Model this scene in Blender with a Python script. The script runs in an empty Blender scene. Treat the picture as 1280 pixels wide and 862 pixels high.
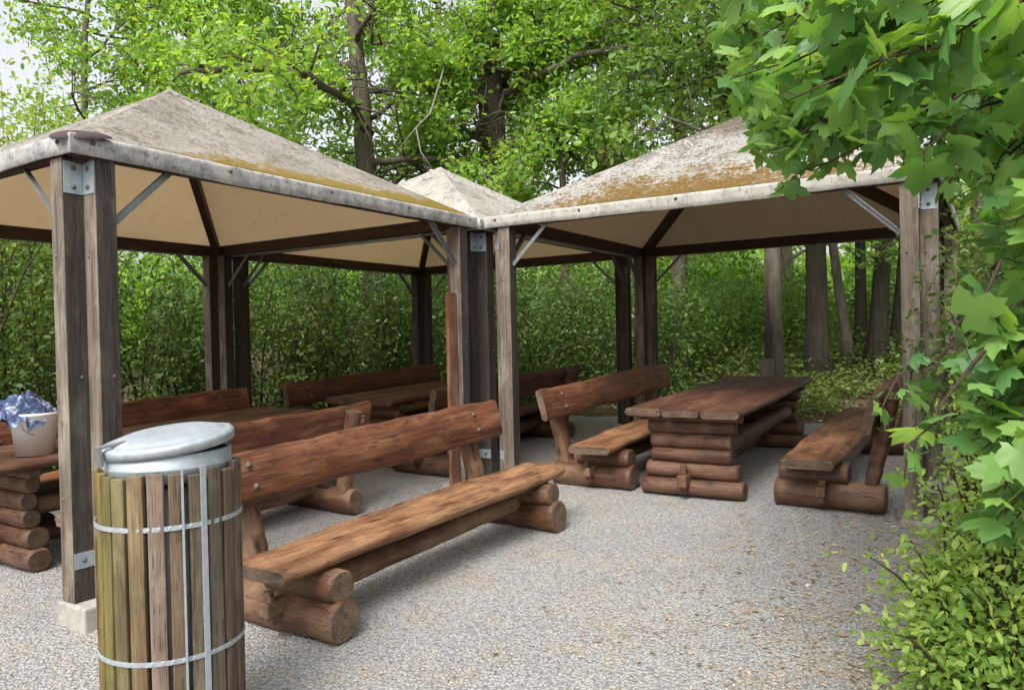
import bpy, math, random
import numpy as np
from mathutils import Matrix, Vector
rng = np.random.default_rng(7)
random.seed(7)
R = math.radians
scene = bpy.context.scene
COL = scene.collection

# ------------------------------------------------------------------ camera
F_PX, PITCH, ROLL, YAW = 956.92, .0112, .0229, .5586
CAM = np.array([-2.192, -4.0406, 1.4479])
FW = np.array([math.cos(YAW)*math.cos(PITCH), math.sin(YAW)*math.cos(PITCH), -math.sin(PITCH)])
RT = np.array([math.sin(YAW), -math.cos(YAW), 0.])
UP = np.cross(RT, FW)
E1 = RT*math.cos(ROLL) - UP*math.sin(ROLL)
E2 = RT*math.sin(ROLL) + UP*math.cos(ROLL)
def atd(x, y, d):
    """world point at photo position x, y and depth d (metres)"""
    return CAM + d*(FW + (x-640)/F_PX*E1 + (431-y)/F_PX*E2)
cd = bpy.data.cameras.new('camera'); cam = bpy.data.objects.new('camera', cd); COL.objects.link(cam)
cd.sensor_width = 36; cd.lens = F_PX/1280*36; cd.clip_start = .05; cd.clip_end = 500
m = Matrix.Identity(4)
for i in range(3):
    m[i][0] = E1[i]; m[i][1] = E2[i]; m[i][2] = -FW[i]; m[i][3] = CAM[i]
cam.matrix_world = m
scene.camera = cam

SLOPE = .035
def smooth(a, b, x):
    t = np.clip((x-a)/(b-a), 0, 1); return t*t*(3-2*t)
def gz(u, v=0.):
    """height of the yard's gravel"""
    return -.05 + SLOPE*np.clip(u, -8, 9)
def fz(u, v):
    """height of the forest floor round it"""
    u = np.asarray(u, float); v = np.asarray(v, float)
    z = gz(u) - .03
    z = z + .55*smooth(7.9, 12.5, u)*smooth(-9, -3, v+u*.2) + .35*smooth(4.2, 7.5, v) + .10*smooth(4.0, 5.5, -v)
    z = z + .05*np.sin(u*1.7+v*.8)*smooth(8, 9, np.maximum(u, v+3.8)) + .04*np.sin(v*2.3-u*.9)*smooth(8, 9, np.maximum(u, v+3.8))
    return z

# ------------------------------------------------------------------ materials
def mat(name):
    m = bpy.data.materials.new(name); m.use_nodes = True
    nt = m.node_tree; nt.nodes.clear()
    return m, nt
class NT:
    def __init__(s, name):
        s.m, s.t = mat(name); s.out = s.n('ShaderNodeOutputMaterial')
    def n(s, typ, **kw):
        nd = s.t.nodes.new(typ)
        for k, v in kw.items():
            if k.startswith('i_'):
                nd.inputs[k[2:].replace('_', ' ')].default_value = v
            else: setattr(nd, k, v)
        return nd
    def l(s, a, b): s.t.links.new(a, b)
    def coord(s, kind='Object', scale=(1,1,1), loc=(0,0,0), rnd=0.):
        tc = s.n('ShaderNodeTexCoord'); mp = s.n('ShaderNodeMapping')
        mp.inputs['Scale'].default_value = scale; mp.inputs['Location'].default_value = loc
        if rnd:
            oi = s.n('ShaderNodeObjectInfo'); ml = s.n('ShaderNodeMath', operation='MULTIPLY'); ml.inputs[1].default_value = rnd
            s.l(oi.outputs['Random'], ml.inputs[0])
            ad = s.n('ShaderNodeVectorMath', operation='ADD'); s.l(tc.outputs[kind], ad.inputs[0]); s.l(ml.outputs[0], ad.inputs[1])
            s.l(ad.outputs[0], mp.inputs[0])
        else: s.l(tc.outputs[kind], mp.inputs[0])
        return mp.outputs[0]
    def noise(s, vec, scale, detail=5, rough=.6, dist=0.):
        nd = s.n('ShaderNodeTexNoise'); nd.inputs['Scale'].default_value = scale; nd.inputs['Detail'].default_value = detail
        nd.inputs['Roughness'].default_value = rough; nd.inputs['Distortion'].default_value = dist
        if vec is not None: s.l(vec, nd.inputs['Vector'])
        return nd.outputs[0]
    def ramp(s, fac, stops):
        nd = s.n('ShaderNodeValToRGB'); cr = nd.color_ramp
        while len(cr.elements) < len(stops): cr.elements.new(.5)
        for e, (p, c) in zip(cr.elements, stops):
            e.position = p; e.color = (*c, 1) if not isinstance(c, (int, float)) else (c, c, c, 1)
        s.l(fac, nd.inputs[0]); return nd.outputs[0]
    def mix(s, fac, a, b, mode='MIX'):
        nd = s.n('ShaderNodeMix', data_type='RGBA', blend_type=mode)
        for k, v in ((0, fac), (6, a), (7, b)):
            if isinstance(v, (int, float)): nd.inputs[k].default_value = v
            elif isinstance(v, tuple): nd.inputs[k].default_value = (*v, 1)
            else: s.l(v, nd.inputs[k])
        return nd.outputs[2]
    def math(s, op, a, b=0.):
        nd = s.n('ShaderNodeMath', operation=op)
        for k, v in ((0, a), (1, b)):
            if isinstance(v, (int, float)): nd.inputs[k].default_value = v
            else: s.l(v, nd.inputs[k])
        return nd.outputs[0]
    def maprange(s, v, a, b, c=0., d=1.):
        nd = s.n('ShaderNodeMapRange'); s.l(v, nd.inputs[0])
        for k, x in zip((1, 2, 3, 4), (a, b, c, d)): nd.inputs[k].default_value = x
        return nd.outputs[0]
    def bump(s, h, strength=.4, dist=.01):
        nd = s.n('ShaderNodeBump'); nd.inputs['Strength'].default_value = strength; nd.inputs['Distance'].default_value = dist
        s.l(h, nd.inputs['Height']); return nd.outputs[0]
    def sep(s, vec):
        nd = s.n('ShaderNodeSeparateXYZ'); s.l(vec, nd.inputs[0]); return nd.outputs
    def bsdf(s, color, rough=.6, bump=None, metal=0., spec=.5):
        b = s.n('ShaderNodeBsdfPrincipled')
        if isinstance(color, tuple): b.inputs['Base Color'].default_value = (*color, 1)
        else: s.l(color, b.inputs['Base Color'])
        if isinstance(rough, (int, float)): b.inputs['Roughness'].default_value = rough
        else: s.l(rough, b.inputs['Roughness'])
        b.inputs['Metallic'].default_value = metal; b.inputs['Specular IOR Level'].default_value = spec
        if bump is not None: s.l(bump, b.inputs['Normal'])
        return b.outputs[0]
    def done(s, sh):
        s.l(sh, s.out.inputs[0]); return s.m

def wood(name, c0, c1, c2, worn, grain=(1.1, 16, 16), rough=(.42, .7), wornth=(.52, .75), bstr=.5, knots=True, tint=True):
    s = NT(name)
    v = s.coord('Object', grain, rnd=37.)
    g = s.noise(v, 1.6, 8, .66, .3)
    fine = s.noise(s.coord('Object', (grain[0]*2, grain[1]*5, grain[2]*5), rnd=37.), 2.2, 4, .7)
    col = s.ramp(g, [(.28, c0), (.5, c1), (.72, c2)])
    col = s.mix(.7, col, s.ramp(fine, [(.3, .30), (.7, 1.)]), 'MULTIPLY')
    chk = s.noise(s.coord('Object', tuple(q*(.35 if q < 5 else 2.2) for q in grain), rnd=23.), 2.6, 3, .5)
    chk = s.maprange(s.math('ABSOLUTE', s.math('SUBTRACT', chk, .5)), .0, .016, .95, 0.)
    cm = s.noise(s.coord('Object', (2, 2, 2), rnd=3.), 3.1, 3, .6)
    chk = s.math('MULTIPLY', chk, s.maprange(cm, .45, .52))
    big = s.noise(s.coord('Object', (1, 1, 1), rnd=29.), 2.7, 5, .65)
    col = s.mix(.4, col, s.ramp(big, [(.32, .6), (.6, 1.)]), 'MULTIPLY')
    vw = s.coord('Object', tuple(max(.9, q*.16) for q in grain), rnd=11.)
    w = s.noise(vw, 2.3, 6, .65)
    col = s.mix(s.maprange(w, *wornth), col, worn)
    if knots:
        vk = s.coord('Object', (2.2, 5, 5), rnd=19.)
        vo = s.n('ShaderNodeTexVoronoi'); vo.inputs['Scale'].default_value = 1.1; s.l(vk, vo.inputs['Vector'])
        k = s.maprange(vo.outputs['Distance'], .05, .16, .85, 0.)
        col = s.mix(k, col, tuple(x*.35 for x in c0))
    col = s.mix(chk, col, tuple(q*.25 for q in c0))
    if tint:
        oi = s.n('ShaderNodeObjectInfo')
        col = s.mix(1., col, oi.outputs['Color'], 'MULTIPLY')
    b = s.bump(s.math('SUBTRACT', s.math('ADD', g, s.math('MULTIPLY', fine, .5)), chk), bstr, .008)
    return s.done(s.bsdf(col, s.maprange(w, .3, .7, *rough), b))

def endgrain(name, c0, c1):
    s = NT(name)
    v = s.coord('Object', (1, 1, 1))
    x, y, z = s.sep(v)
    r = s.math('SQRT', s.math('ADD', s.math('MULTIPLY', y, y), s.math('MULTIPLY', z, z)))
    n = s.noise(s.coord('Object', (1, 1, 1), rnd=9.), 14, 4, .6)
    w = s.math('SINE', s.math('ADD', s.math('MULTIPLY', r, 520.), s.math('MULTIPLY', n, 22.)))
    crack = s.noise(s.coord('Object', (3, 3, 3), rnd=5.), 9, 8, .75, 1.5)
    col = s.mix(s.maprange(w, -1, 1, .08, .92), c0, c1); st = s.noise(s.coord('Object', (2, 2, 2), rnd=2.), 5, 5, .7); col = s.mix(s.maprange(st, .42, .65, 0, .7), col, tuple(q*.45 for q in c0))
    col = s.mix(s.maprange(crack, .54, .60, 0, .85), col, tuple(q*.35 for q in c0))
    oi = s.n('ShaderNodeObjectInfo')
    col = s.mix(1., col, oi.outputs['Color'], 'MULTIPLY')
    return s.done(s.bsdf(col, .8, s.bump(crack, .5, .006)))

M = {}
M['bench'] = wood('varnished_plank', (0.061, 0.017, 0.007), (0.182, 0.058, 0.023), (0.297, 0.109, 0.043), (0.308, 0.136, 0.063), grain=(1.0, 22, 22), wornth=(.47, .72), bstr=.9)
M['seat'] = wood('worn_seat_plank', (0.098, 0.037, 0.015), (0.236, 0.100, 0.041), (0.356, 0.168, 0.075), (0.391, 0.209, 0.106), grain=(1.0, 22, 22), wornth=(.40, .68), bstr=.9)
M['log'] = wood('peeled_log', (.040, .015, .008), (.135, .054, .025), (.225, .10, .048), (.26, .165, .098), grain=(1.3, 9, 9), wornth=(.42, .68), rough=(.5, .75), bstr=.7)
M['table'] = wood('table_plank', (0.066, 0.024, 0.012), (0.171, 0.065, 0.032), (0.259, 0.112, 0.060), (0.253, 0.147, 0.092), wornth=(.47, .72), rough=(.45, .7))
M['end'] = endgrain('end_grain', (.10, .066, .042), (.22, .155, .10))
M['post'] = wood('weathered_lit_post', (.085, .064, .045), (.20, .16, .12), (.31, .26, .20), (.37, .33, .27), grain=(14, 14, .9), rough=(.75, .9), wornth=(.5, .8), bstr=.8, knots=False)  # weathered wood; its pale tone also paints the sunlit side of posts
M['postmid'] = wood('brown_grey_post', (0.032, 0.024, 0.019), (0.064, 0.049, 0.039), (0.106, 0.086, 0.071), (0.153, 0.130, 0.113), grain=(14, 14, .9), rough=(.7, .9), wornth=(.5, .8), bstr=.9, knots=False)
M['postdark'] = wood('dark_brown_post', (0.025, 0.018, 0.013), (0.053, 0.038, 0.028), (0.085, 0.064, 0.048), (0.128, 0.102, 0.079), grain=(14, 14, .9), rough=(.7, .9), wornth=(.55, .85), bstr=.8, knots=False)  # darkest of the three post tones
M['beam'] = wood('brown_beam', (.028, .012, .007), (.060, .026, .014), (.10, .048, .026), (.12, .065, .04), grain=(1.2, 14, 14), rough=(.55, .8), wornth=(.6, .85), knots=False)
M['redboard'] = wood('reddish_board', (.10, .036, .016), (.19, .075, .035), (.26, .12, .06), (.28, .17, .10), grain=(14, 14, .9), rough=(.6, .8), knots=False)
M['slat'] = wood('bin_slat', (.070, .048, .030), (.165, .122, .082), (.25, .195, .14), (.30, .25, .195), grain=(16, 16, 1.1), rough=(.65, .85), wornth=(.5, .8), bstr=.7, knots=False)
M['slatgreen'] = wood('algae_slat', (.10, .075, .020), (.21, .165, .045), (.29, .24, .075), (.31, .25, .12), grain=(16, 16, 1.1), rough=(.65, .85), wornth=(.5, .8), bstr=.7, knots=False)
M['greyplank'] = wood('grey_plank', (.16, .13, .10), (.27, .23, .185), (.36, .32, .27), (.4, .36, .3), grain=(14, 14, 1), rough=(.75, .9), knots=False)

def m_metal(name, c, rough=.5, metal=.6, sc=30):
    s = NT(name); v = s.coord('Object')
    n = s.noise(v, sc, 6, .7); n2 = s.noise(v, 5, 4, .6)
    col = s.mix(s.maprange(n, .35, .7), c, tuple(q*.72 for q in c))
    col = s.mix(s.maprange(n2, .55, .75, 0, .5), col, tuple(q*.6 for q in (c[0]*1.1, c[1], c[2]*.9)))
    return s.done(s.bsdf(col, s.maprange(n2, .3, .7, rough-.1, rough+.15), s.bump(n, .12, .002), metal))
M['galv'] = m_metal('galvanised_steel', (0.431, 0.488, 0.527), .45, .45)
M['steel'] = m_metal('dull_steel', (0.245, 0.258, 0.272), .5, .5)
M['bolt'] = m_metal('bolt_steel', (.11, .10, .09), .75, .0)

s = NT('concrete'); v = s.coord('Object'); n = s.noise(v, 12, 8, .7); n2 = s.noise(v, 90, 3, .6)
M['concrete'] = s.done(s.bsdf(s.mix(.4, s.ramp(n, [(.3, (.27, .25, .22)), (.7, (.45, .43, .39))]), s.ramp(n2, [(.3, .5), (.7, 1.)]), 'MULTIPLY'), .9, s.bump(n2, .5, .004)))

def m_canvas(name, base, dirt, lich, moss=None, mossfn=None, transl=.25):
    s = NT(name); v = s.coord('Object'); x, y, z = s.sep(v)
    n1 = s.noise(v, 2.2, 7, .65); n2 = s.noise(v, 26, 4, .8); n3 = s.noise(v, 40, 3, .8); n4 = s.noise(v, 5, 6, .7)
    col = s.mix(s.maprange(n1, .35, .65), base, dirt)
    if lich:
        th = s.math('ADD', n2, s.math('MULTIPLY', s.math('SUBTRACT', n4, .5), .7))
        col = s.mix(s.maprange(th, .555-.03*lich, .60-.02*lich, 0, .85), col, (.105, .098, .085))
        col = s.mix(s.maprange(n3, .53, .59, 0, .8), col, (.085, .078, .066))
        col = s.mix(s.maprange(s.noise(v, 48, 4, .7), .57, .62, 0, .6), col, (.56, .55, .51))
    if lich > 1.1:
        pk = s.math('ADD', s.maprange(z, .45, .95, -.3, .8), s.math('MULTIPLY', s.math('SUBTRACT', n3, .5), 2.6))
        col = s.mix(s.maprange(pk, .3, .6, 0, .85), col, (.085, .062, .042))
    if mossfn:
        f = mossfn(s, x, y, z)
        f = s.math('ADD', f, s.math('MULTIPLY', s.math('SUBTRACT', n4, .5), 2.0))
        f = s.math('ADD', f, s.math('MULTIPLY', s.math('SUBTRACT', n2, .5), 2.6))
        mc = s.ramp(n3, [(.35, tuple(q*.3 for q in moss)), (.6, moss)])
        col = s.mix(s.maprange(f, .50, .80, 0, .95), col, mc)
    d = s.bsdf(col, .85, s.bump(s.math('ADD', n2, n3), .55, .008), 0., .3)
    t = s.n('ShaderNodeBsdfTranslucent'); t.inputs[0].default_value = (.80, .70, .54, 1)
    mx = s.n('ShaderNodeMixShader'); mx.inputs[0].default_value = transl
    s.l(d, mx.inputs[1]); s.l(t.outputs[0], mx.inputs[2])
    return s.done(mx.outputs[0])
HALF = 3.645/2
def moss_a(s, x, y, z):   # thin band along the lower edge of the yard side
    e = s.maprange(y, -HALF*.99, -HALF*.72, 1.05, 0.)
    return s.math('MULTIPLY', e, s.maprange(x, -1.5, -.2, .2, 1.5))
def moss_b(s, x, y, z):   # broad patch on the yard side
    e = s.maprange(x, -HALF*.97, -HALF*.40, 1.15, 0.)
    return s.math('MULTIPLY', e, s.math('MULTIPLY', s.maprange(y, 1.5, .5, .25, 1.), s.maprange(y, -1.5, -.4, .5, 1.)))
M['canvas_a'] = m_canvas('lichened_canvas', (.45, .445, .415), (.32, .315, .285), 1., (.31, .215, .022), moss_a, .40)
M['canvas_b'] = m_canvas('mossy_canvas', (.43, .42, .39), (.29, .28, .255), 1.3, (.20, .112, .012), moss_b, .22)
M['canvas_c'] = m_canvas('clean_canvas', (.58, .57, .53), (.44, .425, .385), .35, None, None, .32)
def m_lining(name, c, tr):
    s = NT(name); v = s.coord('Object'); n1 = s.noise(v, 1.7, 6, .6, .6); n2 = s.noise(v, 9, 5, .6)
    col = s.mix(s.maprange(n1, .35, .7), c, tuple(q*.78 for q in c))
    col = s.mix(s.maprange(n2, .56, .70, 0, .5), col, (.20, .16, .10))
    d = s.bsdf(col, .8, s.bump(n1, .3, .03), 0., .2)
    t = s.n('ShaderNodeBsdfTranslucent'); t.inputs[0].default_value = (c[0]*1.15, c[1]*1.1, c[2], 1)
    mx = s.n('ShaderNodeMixShader'); mx.inputs[0].default_value = tr; s.l(d, mx.inputs[1]); s.l(t.outputs[0], mx.inputs[2])
    return s.done(mx.outputs[0])
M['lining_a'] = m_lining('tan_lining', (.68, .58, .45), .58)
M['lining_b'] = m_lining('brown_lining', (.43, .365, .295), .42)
def m_valance(name, base, stain, dark):
    s = NT(name); v = s.coord('Object'); n1 = s.noise(v, 6, 7, .75); n2 = s.noise(v, 24, 6, .8)
    n3 = s.noise(s.coord('Object', (1, 1, .25)), 22, 5, .7)
    col = s.mix(s.maprange(n1, .42, .66), base, stain)
    col = s.mix(s.maprange(n2, .54, .66, 0, dark), col, (.14, .13, .12))
    col = s.mix(s.maprange(n3, .56, .70, 0, dark), col, (.20, .19, .18))
    return s.done(s.bsdf(col, .75, s.bump(n1, .3, .01), 0., .3))
M['val_a'] = m_valance('grey_stained_valance', (0.430, 0.421, 0.396), (0.172, 0.176, 0.181), .9)
M['val_b'] = m_valance('pale_valance', (0.404, 0.391, 0.357), (0.258, 0.241, 0.206), .75)
M['val_c'] = m_valance('white_valance', (0.522, 0.513, 0.486), (0.378, 0.360, 0.324), .4)

# gravel
def gravel_nodes(s, v):
    def vor(scale):
        vo = s.n('ShaderNodeTexVoronoi'); vo.inputs['Scale'].default_value = scale; s.l(v, vo.inputs['Vector']); return vo
    a, b = vor(62), vor(125)
    ca = s.sep(a.outputs['Color'])[0]; cb = s.sep(b.outputs['Color'])[1]
    stops = [(.0, (.18, .18, .18)), (.28, (.32, .32, .316)), (.66, (.42, .418, .412)), (.86, (.42, .39, .34)), (1., (.53, .525, .51))]
    col = s.mix(.5, s.ramp(ca, stops), s.ramp(cb, stops))
    edge = s.maprange(a.outputs['Distance'], .25, .75, 1., .5)
    col = s.mix(.8, col, edge, 'MULTIPLY')
    return col, s.math('SUBTRACT', 1., a.outputs['Distance']), b
s = NT('gravel'); v = s.coord('Object')
col, h, _ = gravel_nodes(s, v)
big = s.noise(v, .8, 6, .65); mid = s.noise(v, 5, 6, .7)
col = s.mix(.35, col, s.ramp(big, [(.35, .66), (.65, 1.)]), 'MULTIPLY')
x, y, z = s.sep(v)
pat = s.noise(v, 2.6, 5, .75, .4)
col = s.mix(s.maprange(pat, .52, .66, 0., .55), col, s.mix(1., col, (1.12, .90, .66), 'MULTIPLY'))
col = s.mix(s.maprange(s.noise(v, 9., 6, .75), .56, .68, 0., .5), col, (.40, .31, .20))
dirt = s.math('ADD', s.maprange(y, -2.4, -3.9, -.1, .40), s.math('MULTIPLY', s.math('SUBTRACT', mid, .5), 2.0))
dirt = s.math('ADD', dirt, s.math('MULTIPLY', s.math('SUBTRACT', big, .5), .9))
col = s.mix(s.maprange(dirt, .30, .75, 0., .75), col, s.ramp(mid, [(.3, (.20, .13, .075)), (.7, (.36, .26, .16))]))
M['gravel'] = s.done(s.bsdf(col, .9, s.bump(h, .9, .012), 0., .25))
s = NT('pebble'); g = s.n('ShaderNodeNewGeometry')
col = s.ramp(g.outputs['Random Per Island'], [(0., (.18, .18, .18)), (.35, (.32, .32, .317)), (.66, (.41, .41, .407)), (.82, (.41, .38, .335)), (.92, (.46, .455, .445)), (1., (.54, .53, .51))])
M['pebble'] = s.done(s.bsdf(col, .85, None, 0., .3))
s = NT('forest_soil'); v = s.coord('Object'); n = s.noise(v, 1.2, 8, .7); n2 = s.noise(v, 22, 6, .75)
col = s.mix(.6, s.ramp(n, [(.3, (.05, .04, .022)), (.5, (.13, .085, .045)), (.7, (.06, .075, .025))]), s.ramp(n2, [(.3, (.3, .25, .2)), (.65, (1., .95, .9))]), 'MULTIPLY')
M['soil'] = s.done(s.bsdf(col, .95, s.bump(n2, .8, .03)))

def m_leaf(name, stops, tr=.4, rough=.45, spec=.4, sat=1.):
    s = NT(name); g = s.n('ShaderNodeNewGeometry')
    n = s.noise(s.coord('Object'), .55, 4, .6)
    f = s.math('ADD', s.math('MULTIPLY', g.outputs['Random Per Island'], .6), s.math('MULTIPLY', n, .5))
    col = s.ramp(f, [(p, (c[0]*1.22, c[1]*1.04, c[2]*1.35)) for p, c in stops])
    d = s.bsdf(col, rough, None, 0., spec)
    t = s.n('ShaderNodeBsdfTranslucent')
    s.l(s.mix(1., col, (1.9*sat, 1.75, .65), 'MULTIPLY'), t.inputs[0])
    mx = s.n('ShaderNodeMixShader'); mx.inputs[0].default_value = tr; s.l(d, mx.inputs[1]); s.l(t.outputs[0], mx.inputs[2])
    return s.done(mx.outputs[0])
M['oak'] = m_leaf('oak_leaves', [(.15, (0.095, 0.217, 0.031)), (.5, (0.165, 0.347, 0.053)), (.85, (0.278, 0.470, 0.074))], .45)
M['oakdark'] = m_leaf('dark_leaves', [(.15, (0.059, 0.143, 0.026)), (.5, (0.104, 0.227, 0.041)), (.85, (0.185, 0.319, 0.058))], .42)  # darker green than the oak leaves
M['pale'] = m_leaf('pale_leaves', [(.15, (0.119, 0.224, 0.040)), (.5, (0.185, 0.330, 0.066)), (.85, (0.290, 0.422, 0.106))], .45)
M['hedge'] = m_leaf('hedge_leaves', [(.15, (0.034, 0.092, 0.021)), (.5, (0.063, 0.145, 0.030)), (.85, (0.150, 0.243, 0.052))], .38)
M['under'] = m_leaf('ground_leaves', [(.1, (0.056, 0.111, 0.026)), (.5, (0.099, 0.183, 0.040)), (.85, (0.166, 0.255, 0.061))], .4)
M['maple'] = m_leaf('maple_leaves', [(.15, (0.057, 0.167, 0.041)), (.5, (0.110, 0.269, 0.058)), (.8, (0.196, 0.385, 0.077)), (.95, (0.323, 0.487, 0.084))], .42, .4)
M['shrub'] = m_leaf('shrub_leaves', [(.15, (0.134, 0.286, 0.053)), (.5, (0.242, 0.450, 0.091)), (.85, (0.459, 0.653, 0.143))], .42, .4)
s = NT('dry_leaves'); g = s.n('ShaderNodeNewGeometry')
col = s.ramp(g.outputs['Random Per Island'], [(0., (.17, .115, .07)), (.4, (.30, .21, .13)), (.75, (.42, .32, .21)), (1., (.54, .45, .32))])
M['dry'] = s.done(s.bsdf(col, .8, None, 0., .2))
def m_bark(name, c0, c1, c2):
    s = NT(name); v = s.coord('Object', (9, 9, 1.6)); n = s.noise(v, 1.6, 8, .7, .6); n2 = s.noise(s.coord('Object'), 2.2, 5, .6)
    col = s.mix(s.maprange(n2, .5, .7, 0, .6), s.ramp(n, [(.3, c0), (.7, c1)]), c2)
    return s.done(s.bsdf(col, .9, s.bump(n, .9, .03), 0., .2))
M['bark'] = m_bark('oak_bark', (.055, .046, .036), (.21, .18, .14), (.12, .12, .075))
M['barkpale'] = m_bark('pale_bark', (.05, .042, .033), (.17, .145, .115), (.10, .105, .07))
M['barkdark'] = m_bark('dark_bark', (.022, .018, .013), (.075, .062, .046), (.045, .06, .028))
M['twig'] = m_bark('twig_bark', (.035, .026, .018), (.10, .075, .05), (.11, .09, .05))
M['deadwood'] = m_bark('dead_wood', (0.150, 0.138, 0.120), (0.252, 0.234, 0.210), (0.180, 0.168, 0.132))
s = NT('white_plastic'); n = s.noise(s.coord('Object'), 9, 5, .6)
M['plastic'] = s.done(s.bsdf(s.ramp(n, [(.3, (.80, .80, .79)), (.7, (.88, .88, .87))]), .4))
s = NT('patterned_cloth'); v = s.coord('Object'); n = s.noise(v, 17, 3, .55, .8); n2 = s.noise(v, 5, 3, .5)
col = s.ramp(n, [(.40, (.022, .034, .085)), (.54, (.06, .09, .18)), (.63, (.26, .30, .40)), (.72, (.66, .66, .70))])
col = s.mix(s.maprange(n2, .60, .68, 0, .4), col, (.60, .50, .56))
M['cloth'] = s.done(s.bsdf(col, .95))
s = NT('chalk'); M['chalk'] = s.done(s.bsdf((.62, .52, .42), .9))

# ------------------------------------------------------------------ mesh helpers
def link(name, me, m, parent=None, mw=None, color=None):
    o = bpy.data.objects.new(name, me); COL.objects.link(o)
    for q in (m if isinstance(m, (list, tuple)) else [m]):
        if q is not None and len(me.materials) < len(m if isinstance(m, (list, tuple)) else [m]): me.materials.append(q)
    if parent is not None: o.parent = parent
    if mw is not None: o.matrix_local = mw
    if color: o.color = (*color, 1)
    return o
class MB:
    def __init__(s): s.v = []; s.f = []; s.mi = []; s.sm = []
    def add(s, vs, fs, mi=0, sm=False, M4=None):
        b = len(s.v)
        for p in vs:
            s.v.append(tuple(M4 @ Vector(p)) if M4 is not None else tuple(p))
        for f in fs:
            s.f.append(tuple(i+b for i in f)); s.mi.append(mi); s.sm.append(sm)
    def box(s, c, d, M4=None, mi=0, bev=0.):
        x, y, z = d[0]/2, d[1]/2, d[2]/2
        if bev <= 0:
            vs = [(c[0]+i*x, c[1]+j*y, c[2]+k*z) for i in (-1,1) for j in (-1,1) for k in (-1,1)]
            s.add(vs, [(0,1,3,2),(4,6,7,5),(0,4,5,1),(2,3,7,6),(0,2,6,4),(1,5,7,3)], mi, False, M4); return
        import bmesh
        bm = bmesh.new(); bmesh.ops.create_cube(bm, size=1.)
        for q in bm.verts: q.co = Vector((q.co.x*d[0], q.co.y*d[1], q.co.z*d[2]))
        bmesh.ops.bevel(bm, geom=bm.edges[:], offset=bev, segments=2, affect='EDGES', profile=.6)
        bm.verts.index_update()
        s.add([(q.co.x+c[0], q.co.y+c[1], q.co.z+c[2]) for q in bm.verts], [[w.index for w in f.verts] for f in bm.faces], mi, False, M4)
        bm.free()
    def tube(s, pts, rad, n=8, mi=0, cap=True):
        pts = [Vector(p) for p in pts]; b = len(s.v); k = len(pts)
        if not hasattr(rad, '__len__'): rad = [rad]*k
        ref = Vector((0, 0, 1)); t0 = (pts[-1]-pts[0]).normalized()
        if abs(t0.z) > .9: ref = Vector((1, 0, 0))
        for i, p in enumerate(pts):
            t = (pts[min(i+1, k-1)]-pts[max(i-1, 0)]).normalized()
            a = t.cross(ref).normalized(); c = t.cross(a)
            for j in range(n):
                q = 2*math.pi*j/n; s.v.append(tuple(p+rad[i]*(math.cos(q)*a+math.sin(q)*c)))
        for i in range(k-1):
            for j in range(n):
                s.f.append((b+i*n+j, b+i*n+(j+1)%n, b+(i+1)*n+(j+1)%n, b+(i+1)*n+j)); s.mi.append(mi); s.sm.append(True)
        if cap:
            s.f.append(tuple(b+j for j in range(n))[::-1]); s.f.append(tuple(b+(k-1)*n+j for j in range(n)))
            s.mi += [mi, mi]; s.sm += [False, False]
    def lathe(s, prof, n=32, mi=0, sm=True, M4=None):
        vs = [(r*math.cos(2*math.pi*j/n), r*math.sin(2*math.pi*j/n), z) for r, z in prof for j in range(n)]
        fs = [(i*n+j, i*n+(j+1)%n, (i+1)*n+(j+1)%n, (i+1)*n+j) for i in range(len(prof)-1) for j in range(n)]
        s.add(vs, fs, mi, sm, M4)
    def mesh(s, name):
        me = bpy.data.meshes.new(name); me.from_pydata(s.v, [], s.f)
        me.polygons.foreach_set('material_index', s.mi); me.polygons.foreach_set('use_smooth', s.sm); me.update(); return me
    def build(s, name, m, parent=None, mw=None, color=None): return link(name, s.mesh(name), m, parent, mw, color)

def wob(seed, freqs=(1, 2.3, 4.7, 9.1)):
    rr = random.Random(seed); ph = [(rr.uniform(0, 6.28), rr.uniform(.5, 1.)/(i+1)) for i in range(len(freqs))]
    return lambda t: sum(a*math.sin(fr*t*6.28+p) for fr, (p, a) in zip(freqs, ph))
def plank(L, w, t, seed, live=.012, warp=.004, n=46, taper=0.):
    """rough sawn plank along local x with live edges; material 1 on its ends"""
    mb = MB(); e1, e2, zz, z2 = wob(seed), wob(seed+1), wob(seed+2), wob(seed+3)
    rr = random.Random(seed+9); c = min(.28*t, .02); prev = None
    jag = [rr.uniform(-.006, .006) for _ in range(12)]
    rows = []
    for i in range(n+1):
        q = i/n; x = (q-.5)*L
        a = -w/2*(1-taper*q)+live*e1(q)+rr.uniform(-.0015, .0015); b = w/2*(1-taper*q)+live*e2(q)+rr.uniform(-.0015, .0015)
        zo = warp*zz(q); h = t/2*(1+.08*z2(q)); ec = .006*(i in (0, n))
        sec = [(a+c, -h), (0, -h), (b-c, -h), (b, -h+c*1.2), (b+live*.2, 0), (b-.003, h-c), (b-c, h), (b*.4, h+.002), (a*.4, h-.001), (a+c, h), (a+.003, h-c), (a-live*.2, 0), (a, -h+c*1.2)]
        rows.append([(x+(jag[k % 12] if i in (0, n) else 0), y*(1-ec), z*(1-ec)+zo) for k, (y, z) in enumerate(sec)])
    k = len(rows[0]); vs = [p for r in rows for p in r]
    fs = [(i*k+j, (i+1)*k+j, (i+1)*k+(j+1)%k, i*k+(j+1)%k) for i in range(n) for j in range(k)]
    mb.add(vs, fs, 0, True)
    mb.add(rows[0], [tuple(range(k))], 1); mb.add(rows[-1], [tuple(range(k))[::-1]], 1)
    return mb
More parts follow.
